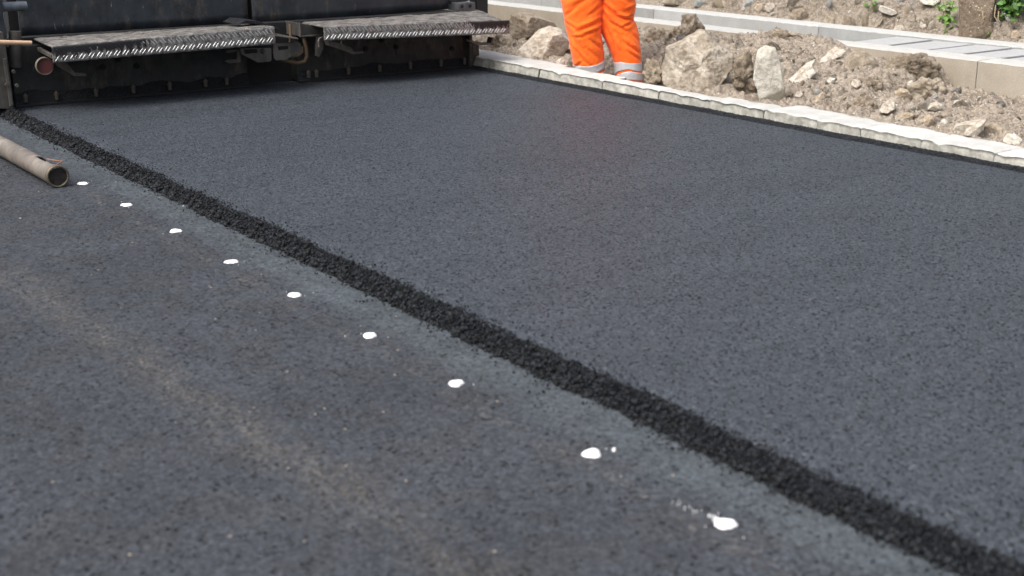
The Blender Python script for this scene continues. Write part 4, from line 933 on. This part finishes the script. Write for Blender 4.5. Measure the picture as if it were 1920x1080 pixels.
    part('deflector', MB().hexa([tuple(on_y(x, y, Y)) for x, y, Y in ((515, 68, 7.95), (560, 74, 7.98), (556, 72, 8.18), (515, 64, 8.18), (515, 66.5, 7.95), (560, 72.5, 7.98), (556, 70, 8.18), (515, 62, 8.18))]), IRON, root, .001)
    # left end
    part('end_gate', MB().prism(pp([(-30, 60), (6, 60), (16, 120), (26, 196), (24, 206), (8, 204), (-30, 204)], 8.10), 8.10, 8.9), DIRON)
    part('end_gate_edge', MB().prism(pp([(6, 110), (12, 110), (24, 196), (19, 200)], 8.085), 8.085, 8.10), IRON, root, .001)
    e0 = on_y(28, 58, 8.24); e1 = on_y(30, 126, 8.24); part('guide_tube', MB().tube([e1, e0], .036, 20), DIRON, root, .002)
    part('upright', MB().prism(pp([(-20, -40), (3, -40), (6, 30), (13, 60), (12, 112), (-20, 112)], 8.2), 8.2, 8.3), PAINTED)
    e0 = on_y(4, 13, 8.28); part('cross_tube', MB().tube([e0, e0 + (.14, 0, 0)], .028, 18), m_steel('blue_grey_tube', (.07, .085, .10), (.12, .14, .16), .4, .2), root, .001)
    part('rod', MB().tube([on_y(-60, 77.5, 8.02), on_y(0, 79.5, 8.02), on_y(59, 80.5, 8.02)], [.0145, .0145, .0125], 12), TAN, root, 0)
    c = on_y(84, 124, 8.04); o = part('reflector', MB().tube([c + (.03, .10, 0), c + (.001, .004, 0)], [.043, .046], 28), RED, root, 0)
    th = np.linspace(0, 2 * PI, 33)[:-1]; V = [(c[0] + r * math.cos(a), c[1] + y, c[2] + r * math.sin(a)) for r, y in ((.052, .018), (.052, -.004), (.047, -.006), (.046, .006)) for a in th]
    obj('rim', (np.array(V), [(k * 32 + i, k * 32 + (i + 1) % 32, (k + 1) * 32 + (i + 1) % 32, (k + 1) * 32 + i) for k in range(3) for i in range(32)]), m_plain('rim', (.15, .13, .095), .5, .3), o, True)
    for px, py in ((25, 134), (31, 160), (12, 159)):
        c = on_y(px, py, 8.09); part('bolt_or_hole', MB().tube([c, c + (0, -.014, 0)], [.012, .010], 8), IRON, root, 0)
    # right end
    part('end_gate', MB().box(5.435, 5.462, 8.20, 8.9, .004, .30).prism(pp([(886, 78), (898, 78), (899, 104), (893, 106), (886, 122)], 8.2), 8.2, 8.24), DIRON)
    part('end_block', MB().prism(pp([(859, 6), (891, 4), (892, 20), (859, 21)], 8.36), 8.36, 8.5), m_steel('grey_block', (.06, .065, .07), (.12, .125, .13), .5, .2, .3, .5))
    for px, py in ((866, 12), (881, 11)):
        c = on_y(px, py, 8.358); part('bolt_or_hole', MB().tube([c, c + (0, -.006, 0)], [.013, .012], 10), BLACK, root, 0)  # black discs stand in for the dark holes of the block
    part('end_post', MB().prism(pp([(893, -60), (915, -60), (915, 30), (894, 30)], 8.52), 8.52, 8.62), PAINTED)
    part('small_beam', MB().prism(pp([(843, -20), (893, -24), (893, 1), (843, 4)], 8.45), 8.45, 8.5), PAINTED)
paver()

# ------------------------------------------------------------------ the worker
def worker():
    C = np.array([WC[0], WC[1], 0.0]); aw = C / np.linalg.norm(C); rt = np.array([aw[1], -aw[0], 0]); up = np.array([0, 0, 1.0])
    root = empty('person', (C[0], C[1], -.2)); tag(root, 'person in orange work trousers with two silver bands standing behind the kerb', 'person')
    CLOTH = m_cloth(); BAND = m_plain('silver_band', (.46, .47, .48), .38, .08, .5, .1, 60); SKIN = m_plain('skin', (.50, .29, .20), .6, .08); BOOT = m_plain('boot_leather', (.05, .035, .022), .6, .3); HAIR = m_plain('hair', (.04, .025, .015), .6, .3)
    def pt(px, py, w=0.0): return on_facing(px, py, C) + aw * w
    LEGS = {0: [(-75, 1049, 1127, -.01), (-40, 1050, 1129, -.015), (0, 1052, 1131, -.02), (20, 1056, 1130.5, -.025), (40, 1060, 1127.5, -.03), (60, 1064.5, 1126.5, -.03), (80, 1068, 1129, -.025), (100, 1072.5, 1131, -.02), (118, 1075.5, 1132.5, -.015), (135, 1078, 1133, -.01), (152, 1079.5, 1133.5, -.01), (170, 1080, 1134, -.01)],
            1: [(-75, 1118, 1192, .01), (-40, 1120, 1191, .015), (0, 1123, 1190.5, .02), (9, 1123, 1192, .02), (20, 1123, 1190, .025), (36, 1122, 1187, .03), (50, 1124, 1193.5, .03), (62, 1128, 1196.5, .03), (75, 1134, 1198.5, .025), (100, 1146, 1200.5, .02), (115, 1151.5, 1201.5, .015), (135, 1153.5, 1202.5, .01), (152, 1155, 1203, .01), (170, 1156, 1203, .01)]}
    FOLDS = {0: [(1063, 26, 1083, 10, 3.0, 5), (1085, 54, 1127, 35, 3.2, 8), (1096, 61, 1125, 51, 2.6, 8), (1067, 50, 1095, 96, 3.2, 6), (1068, 76, 1089, 99, 2.6, 7), (1074, 66, 1099, 64, 2.2, 5), (1088, 98, 1103, 117, 2.6, 6), (1108, 71, 1127, 89, 2.6, 5), (1058, 36, 1080, 50, 2.6, 5), (1064, 16, 1110, -10, 4, 5), (1104, 26, 1128, 8, 3, 4), (1100, 84, 1118, 104, 3, 4), (1078, 126, 1092, 112, 2.5, 4)],
             1: [(1131, 4, 1157, 28, 2.8, 8), (1157, 28, 1188, 38, 2.4, 8), (1132, 18, 1143, 38, 2.6, 7), (1143, 38, 1174, 56, 2.6, 6), (1174, 18, 1190, 11, 2.2, 6), (1170, 32, 1190, 27, 2.0, 6), (1168, 48, 1188, 39, 2.4, 6), (1138, 50, 1158, 90, 2.6, 5), (1147, 62, 1158, 110, 2.4, 4), (1166, 73, 1201, 101, 2.8, 5), (1175, 92, 1200, 112, 2.4, 4), (1160, 62, 1172, 88, 2.6, 4), (1185, 60, 1197, 78, 2.4, 4), (1150, -20, 1180, 2, 3, 5)]}
    def surf(leg, y, th, off=0.0):
        T = np.array(LEGS[leg]); xl = np.interp(y, T[:, 0], T[:, 1]); xr = np.interp(y, T[:, 0], T[:, 2]); wc = np.interp(y, T[:, 0], T[:, 3])
        ct, st = np.cos(th), np.sin(th); ct = np.sign(ct) * np.abs(ct) ** .9; a = (xr - xl) / 2; x = (xl + xr) / 2 + a * ct
        P = np.array([on_facing(xx, yy, C) for xx, yy in zip(np.ravel(x), np.ravel(y))]).reshape(*np.shape(x), 3)
        dep = np.interp(y, [-75, 0, 60, 120, 170], [.135, .135, .125, .115, .115])
        front = np.clip(-st * 1.6 + .1, 0, 1); disp = np.zeros_like(x)
        for x0, y0, x1, y1, wd, dp in FOLDS[leg]:
            dx, dy = x1 - x0, y1 - y0; L2 = dx * dx + dy * dy; t = np.clip(((x - x0) * dx + (y - y0) * dy) / L2, 0, 1)
            sx, sy = x - x0 - t * dx, y - y0 - t * dy; L = math.sqrt(L2); s = (sx * dy - sy * dx) / L; al = np.hypot(sx - s * dy / L, sy + s * dx / L); tap = np.exp(-(al / wd) ** 2) * np.sin(PI * (.12 + .76 * t))
            disp += dp * .0021 * tap * (-np.exp(-(s / wd) ** 2) + .75 * np.exp(-((s - 2.0 * wd) / (1.3 * wd)) ** 2) + .35 * np.exp(-((s + 2.2 * wd) / (1.6 * wd)) ** 2))
        q = st3(x * .055, y * .035, st * 1.2 + leg * 5)
        disp = disp * front + .005 * fbm(q, 3) * (.6 + .4 * (1 - front)) + .002 * fbm(st3(x * .12 + y * .1, y * .08, st * 2), 3, True)
        nrm = ct[..., None] * rt + st[..., None] * aw
        return P + aw * (wc + dep * st)[..., None] + nrm * (disp + off)[..., None], front
    tr = MB(); G = []; nth = 120; th = np.linspace(0, 2 * PI, nth, endpoint=False)
    V = []; F = []; base = 0
    for leg in (0, 1):
        yy = np.linspace(-75, 158 if leg == 0 else 156, 170); Yg, Tg = np.meshgrid(yy, th, indexing='ij')
        S, fr = surf(leg, Yg, Tg); V.append(S.reshape(-1, 3)); n = len(yy)
        i = np.arange(n - 1)[:, None] * nth + np.arange(nth)[None]; j = np.arange(n - 1)[:, None] * nth + (np.arange(nth)[None] + 1) % nth
        F.append(np.stack([i, j, j + nth, i + nth], -1).reshape(-1, 4) + base); base += n * nth
        g = np.zeros_like(Yg)
        if leg == 0: g = .9 * np.clip(-np.cos(Tg) - .55, 0, 1) * 1.8 * smooth(fbm(st3(Yg * .06, np.cos(Tg) * 3, Tg * 0), 3), -.25, .3); xx = 1100 + 28 * np.cos(Tg); g = np.maximum(g, .62 * np.exp(-(((xx - 1101) / 5) ** 2 + ((Yg - 98) / 4) ** 2)) * (np.sin(Tg) < 0))  # left edge of the left leg darker, plus a small smudge
        G.append(g.ravel())
    # seat and waist
    rows = [(-6, 1062, 1180, .105), (-20, 1052, 1190, .128), (-45, 1048, 1193, .138), (-75, 1050, 1191, .140), (-105, 1056, 1186, .132), (-125, 1060, 1182, .125)]
    n = len(rows); Vp = []
    for (y, xl, xr, dp) in rows:
        for a in th: Vp.append(pt((xl + xr) / 2 + (xr - xl) / 2 * math.cos(a), y, dp * math.sin(a)))
    V.append(np.array(Vp)); i = np.arange(n - 1)[:, None] * nth + np.arange(nth)[None]; j = np.arange(n - 1)[:, None] * nth + (np.arange(nth)[None] + 1) % nth
    F.append(np.stack([j, i, i + nth, j + nth], -1).reshape(-1, 4) + base); G.append(np.zeros(n * nth))
    o = obj('trousers', (np.concatenate(V), np.concatenate(F)), CLOTH, root, True); add_attr(o, np.concatenate(G), 'darkening'); tro = o
    so = o.modifiers.new('thick', 'SOLIDIFY'); so.thickness = .003; so.offset = -1
    def band(leg, top, bot):
        k = 10; T = np.array(LEGS[leg]); xm = lambda a: np.interp(125, T[:, 0], (T[:, 1] + T[:, 2]) / 2) + np.interp(125, T[:, 0], (T[:, 2] - T[:, 1]) / 2) * np.cos(a)
        yt = np.interp(xm(th), *zip(*top)); yb = np.interp(xm(th), *zip(*bot)); Yg = yt[None] + np.linspace(0, 1, k)[:, None] * (yb - yt)[None]; Tg = np.broadcast_to(th, Yg.shape)
        S, _ = surf(leg, Yg, Tg, .0035); i = np.arange(k - 1)[:, None] * nth + np.arange(nth)[None]; j = np.arange(k - 1)[:, None] * nth + (np.arange(nth)[None] + 1) % nth
        ob = obj('reflective_band', (S.reshape(-1, 3), np.stack([i, j, j + nth, i + nth], -1).reshape(-1, 4)), BAND, tro, True)
        so = ob.modifiers.new('thick', 'SOLIDIFY'); so.thickness = .003; so.offset = -1
    band(0, [(1076, 120.5), (1105, 120), (1120, 117), (1133, 111)], [(1078, 134), (1112, 133.5), (1133, 127)])
    band(0, [(1078, 139), (1112, 138), (1133, 131.5)], [(1078, 152), (1133, 146)])
    band(1, [(1152, 117), (1166, 113), (1180, 115.5), (1202, 117)], [(1152, 142), (1158, 133), (1166, 129.5), (1177, 126.5), (1202, 133)])
    band(1, [(1152, 148), (1158, 138), (1168, 133), (1179, 130), (1202, 136)], [(1152, 152), (1168, 148.5), (1180, 146), (1202, 149.5)])
    # body: one skinned surface, feet in the dug hollow behind the kerb, head and arms above the picture
    um = float((pt(1122, 0) - C) @ rt)
    def W(u, w, z): return tuple(C + rt * (u + um) + aw * w + up * z)
    ul, ur = float((pt(1105, 150) - C) @ rt) - um, float((pt(1179, 150) - C) @ rt) - um
    J = [((0, 0, .78), .12), ((0, .0, .95), .12), ((0, 0, 1.12), .135), ((0, .01, 1.25), .12), ((0, .01, 1.34), .06), ((0, 0, 1.40), .05), ((0, -.01, 1.47), .085), ((0, -.015, 1.56), .085), ((0, -.005, 1.62), .05)]
    E = [(k, k + 1) for k in range(8)]
    for s, uf, uk in ((-1, ul, -.12), (1, ur, .10)):
        b = len(J); J += [((s * .09, 0, .74), .085), ((uf * .75, -.01, .30), .055), ((uf, .0, -.10), .042), ((uf, .02, -.165), .04), ((uf + .02, -.13, -.18), .032)]
        E += [(0, b), (b, b + 1), (b + 1, b + 2), (b + 2, b + 3), (b + 3, b + 4)]
        b = len(J); J += [((s * .19, .01, 1.27), .058), ((s * .25, .03, .99), .042), ((s * .20, -.20, .92), .030), ((s * .18, -.27, .91), .030)]
        E += [(3, b), (b, b + 1), (b + 1, b + 2), (b + 2, b + 3)]
        for f in range(5):
            q = len(J); du = (f - 1.5) * .020 if f < 4 else -s * .04 * 1; ln = (.045, .05, .047, .036, .03)[f]
            J += [((s * .18 + du, -.30 if f < 4 else -.27, .905), .010), ((s * .18 + du * 1.15, -.30 - ln if f < 4 else -.30, .89), .0085), ((s * .18 + du * 1.2, -.30 - ln * 1.5 if f < 4 else -.32, .865), .0075)]
            E += [(b + 3, q), (q, q + 1), (q + 1, q + 2)]
    me = bpy.data.meshes.new('body'); me.from_pydata([tuple(np.array(W(*p)) - worg(root)) for p, r in J], E, []); bo = bpy.data.objects.new('body', me); COL.objects.link(bo); bo.parent = root
    me.materials.append(SKIN); bo.modifiers.new('skin', 'SKIN'); bo.modifiers.new('sub', 'SUBSURF').render_levels = 2
    sl = me.skin_vertices[0].data if me.skin_vertices else None
    if sl is None:
        bpy.context.view_layer.objects.active = bo; bpy.ops.mesh.customdata_skin_add(); sl = me.skin_vertices[0].data
    for k, (p, r) in enumerate(J): sl[k].radius = (r, r); sl[k].use_root = (k == 0)
    mb = MB()
    jr = [(-.14, .78, .21, .155), (-.0, .84, .215, .155), (0, 1.0, .215, .15), (0, 1.15, .225, .15), (0, 1.28, .20, .13), (0, 1.35, .10, .085)]; V = []; m = 32
    for (_, z, a, d) in jr:
        for i in range(m): V.append(W(a * math.cos(2 * PI * i / m), d * math.sin(2 * PI * i / m), z))
    F2 = [(k * m + i, k * m + (i + 1) % m, (k + 1) * m + (i + 1) % m, (k + 1) * m + i) for k in range(len(jr) - 1) for i in range(m)]; mb.add(V, F2)
    for s in (-1, 1): mb.tube([W(s * .17, .01, 1.29), W(s * .25, .03, .99), W(s * .205, -.16, .925)], [.08, .062, .05], 16, False)
    o = obj('jacket', mb.out(), CLOTH, root, True); so = o.modifiers.new('thick', 'SOLIDIFY'); so.thickness = .004; add_attr(o, np.zeros(len(o.data.vertices)), 'darkening')
    for uf in (ul, ur):
        mb = MB(); V = []; m = 24; rr = [(-.2, .055, .15, -.05), (-.17, .055, .15, -.05), (-.13, .05, .13, -.04), (-.10, .05, .08, .0), (.0, .055, .065, .01)]
        for z, a, d, w0 in rr:
            for i in range(m): V.append(W(uf + a * math.cos(2 * PI * i / m), w0 + d * math.sin(2 * PI * i / m), z))
        mb.add(V, [(k * m + i, k * m + (i + 1) % m, (k + 1) * m + (i + 1) % m, (k + 1) * m + i) for k in range(4) for i in range(m)] + [tuple(range(m))]); obj('boot', mb.out(), BOOT, root, True)
worker()

# ------------------------------------------------------------------ plants and the root-laced earth on the bank
LEAF = m_leaf('leaf', (.055, .12, .020), (.14, .26, .045)); LEAFD = m_leaf('dark_leaf', (.030, .075, .014), (.085, .19, .035)); STEM = m_plain('green_stem', (.10, .17, .04), .6, .25); ROOT = m_plain('root_fibre', (.30, .23, .15), .85, .3)
def leaf(mb, tint, p, d, n, L, Wd, t):
    p = np.asarray(p, float); d = np.asarray(d, float); d /= np.linalg.norm(d); s = np.cross(d, n); s /= np.linalg.norm(s) + 1e-9; n = np.cross(s, d)
    rows = [(0, .02), (.18, .34), (.42, .5), (.7, .36), (.9, .12), (1.0, 0.01)]; V = []
    for f, wv in rows:
        c = p + d * L * f - n * L * .22 * f * f; V += [c - s * Wd * wv + n * Wd * wv * .35, c, c + s * Wd * wv + n * Wd * wv * .35]
    F = []
    for k in range(5): a = k * 3; F += [(a, a + 1, a + 4, a + 3), (a + 1, a + 2, a + 5, a + 4)]
    mb.add(V, F); tint += [t] * len(V)
def plant(label, base, heads, nleaf, L, Wd, m, seed, rnd=True, cat='plant', droop=0.0):
    base = np.asarray(base, float); root = empty('leafy_plant', base); tag(root, label, cat); r = np.random.default_rng(seed); sm = MB(); lm = MB(); tint = []
    for h in heads:
        h = np.asarray(h, float); mid = (base + h) / 2 + r.normal(size=3) * .02; sm.tube([base + r.normal(size=3) * .01, mid, h], [.004, .003, .002], 6)
        for k in range(nleaf):
            t = r.uniform(.35, 1.0); p = (1 - t) ** 2 * base + 2 * t * (1 - t) * mid + t * t * h + r.normal(size=3) * .012
            d = np.array([r.normal(), r.normal(), r.uniform(-.5, .6) - droop]); n = np.array([r.normal() * .5 - .4, r.normal() * .5 - .4, 1.0]); s = r.uniform(.65, 1.15)
            leaf(lm, tint, p, d, n, L * s, Wd * s, r.random())
    obj('stem', sm.out(), STEM, root, True); o = obj('leaves', lm.out(), m, root, True); add_attr(o, tint); return root
bx = FWX + .30
e = on_x(1636, 20, bx + .12); plant('small seedling with a few green leaves above the long pale stone in the bank', e, [on_x(1626, 8, bx + .12), on_x(1640, 0, bx + .14), on_x(1630, -8, bx + .14)], 3, .055, .030, LEAF, 1)
e = on_x(1766, 40, bx + .08); plant('bindweed with round green leaves trailing beside the root-laced earth', e, [on_x(1780, 20, bx + .06), on_x(1786, 30, bx), on_x(1785, 46, bx - .02), on_x(1770, 34, bx), on_x(1778, 2, bx + .05), on_x(1790, -4, bx + .05)], 6, .048, .040, LEAF, 2, droop=.3)
def tuft():
    e = on_x(1764, 18, bx + .1); root = empty('grass_tuft', e); tag(root, 'tuft of long green grass blades above the bindweed', 'grass'); mb = MB(); r = np.random.default_rng(5); tint = []
    for k in range(16):
        d = np.array([r.normal() * .5, r.normal() * .5, 1.0]); d /= np.linalg.norm(d); L = r.uniform(.08, .17); s = np.cross(d, [r.normal(), r.normal(), .1]); s /= np.linalg.norm(s); V = []; c = e + r.normal(size=3) * .012
        bend = np.array([r.normal(), r.normal(), -.6]) * .06
        for q in range(6): f = q / 5; p = c + d * L * f + bend * f * f; V += [p - s * .004 * (1 - f * .95), p + s * .004 * (1 - f * .95)]
        mb.add(V, [(2 * q, 2 * q + 1, 2 * q + 3, 2 * q + 2) for q in range(5)]); tint += [r.random()] * 12
    o = obj('blades', mb.out(), LEAF, root, True); add_attr(o, tint)
tuft()
e = on_x(1890, 40, bx + .16); r = np.random.default_rng(8)
plant('dense green leafy weed hanging over the bank in the top right corner', e, [on_x(float(x), float(y), bx + float(w)) for x, y, w in zip(r.uniform(1872, 1950, 34), r.uniform(-55, 26, 34), r.uniform(.0, .22, 34))], 9, .055, .036, LEAFD, 3, cat='weed')
for k, (px, py) in enumerate(((1855, 70), (1776, 62))):
    e = on_x(px, py, bx - .02); plant(('tiny green sprout at the foot of the root-laced earth', 'tiny green sprout under the bindweed at the far edging')[k], e, [on_x(px + 3, py - 10, bx - .02), on_x(px - 3, py - 6, bx - .02)], 2, .028, .018, LEAF, 20 + k, cat='sprout')
ec = traced('earth_clump', [(1796, 76), (1799, 50), (1798, 20), (1796, -30), (1840, -40), (1872, -30), (1866, 10), (1864, 40), (1872, 72), (1850, 80), (1820, 80)], None, 0, .14, m_soil('clay_earth', (.15, .11, .073), (.215, .165, .115)), 'smooth brown upright earth clump laced with thin roots at top right', 'earth clump', 44, .035, 3, .15, (110, 44), .35, C=on_x(1832, 78, bx - .02))
def roots():
    r = np.random.default_rng(12); 
    for pts in ([(1832, 8), (1830, 24), (1828, 44), (1824, 66)], [(1844, 20), (1842, 38), (1836, 54)], [(1826, 18), (1836, 20), (1846, 22)], [(1866, 10), (1866, 30), (1872, 44), (1866, 66)], [(1800, 22), (1806, 28), (1798, 36)], [(1872, 20), (1870, 34), (1876, 44)], [(1848, 30), (1840, 40), (1832, 46)]):
        mb = MB(); mb.tube([on_x(x + r.normal(), y + r.normal(), bx - .055 - .008 * r.random()) for x, y in pts], [.0035] * (len(pts) - 1) + [.0015], 6)
        obj('root', mb.out(), ROOT, ec, True)
roots()
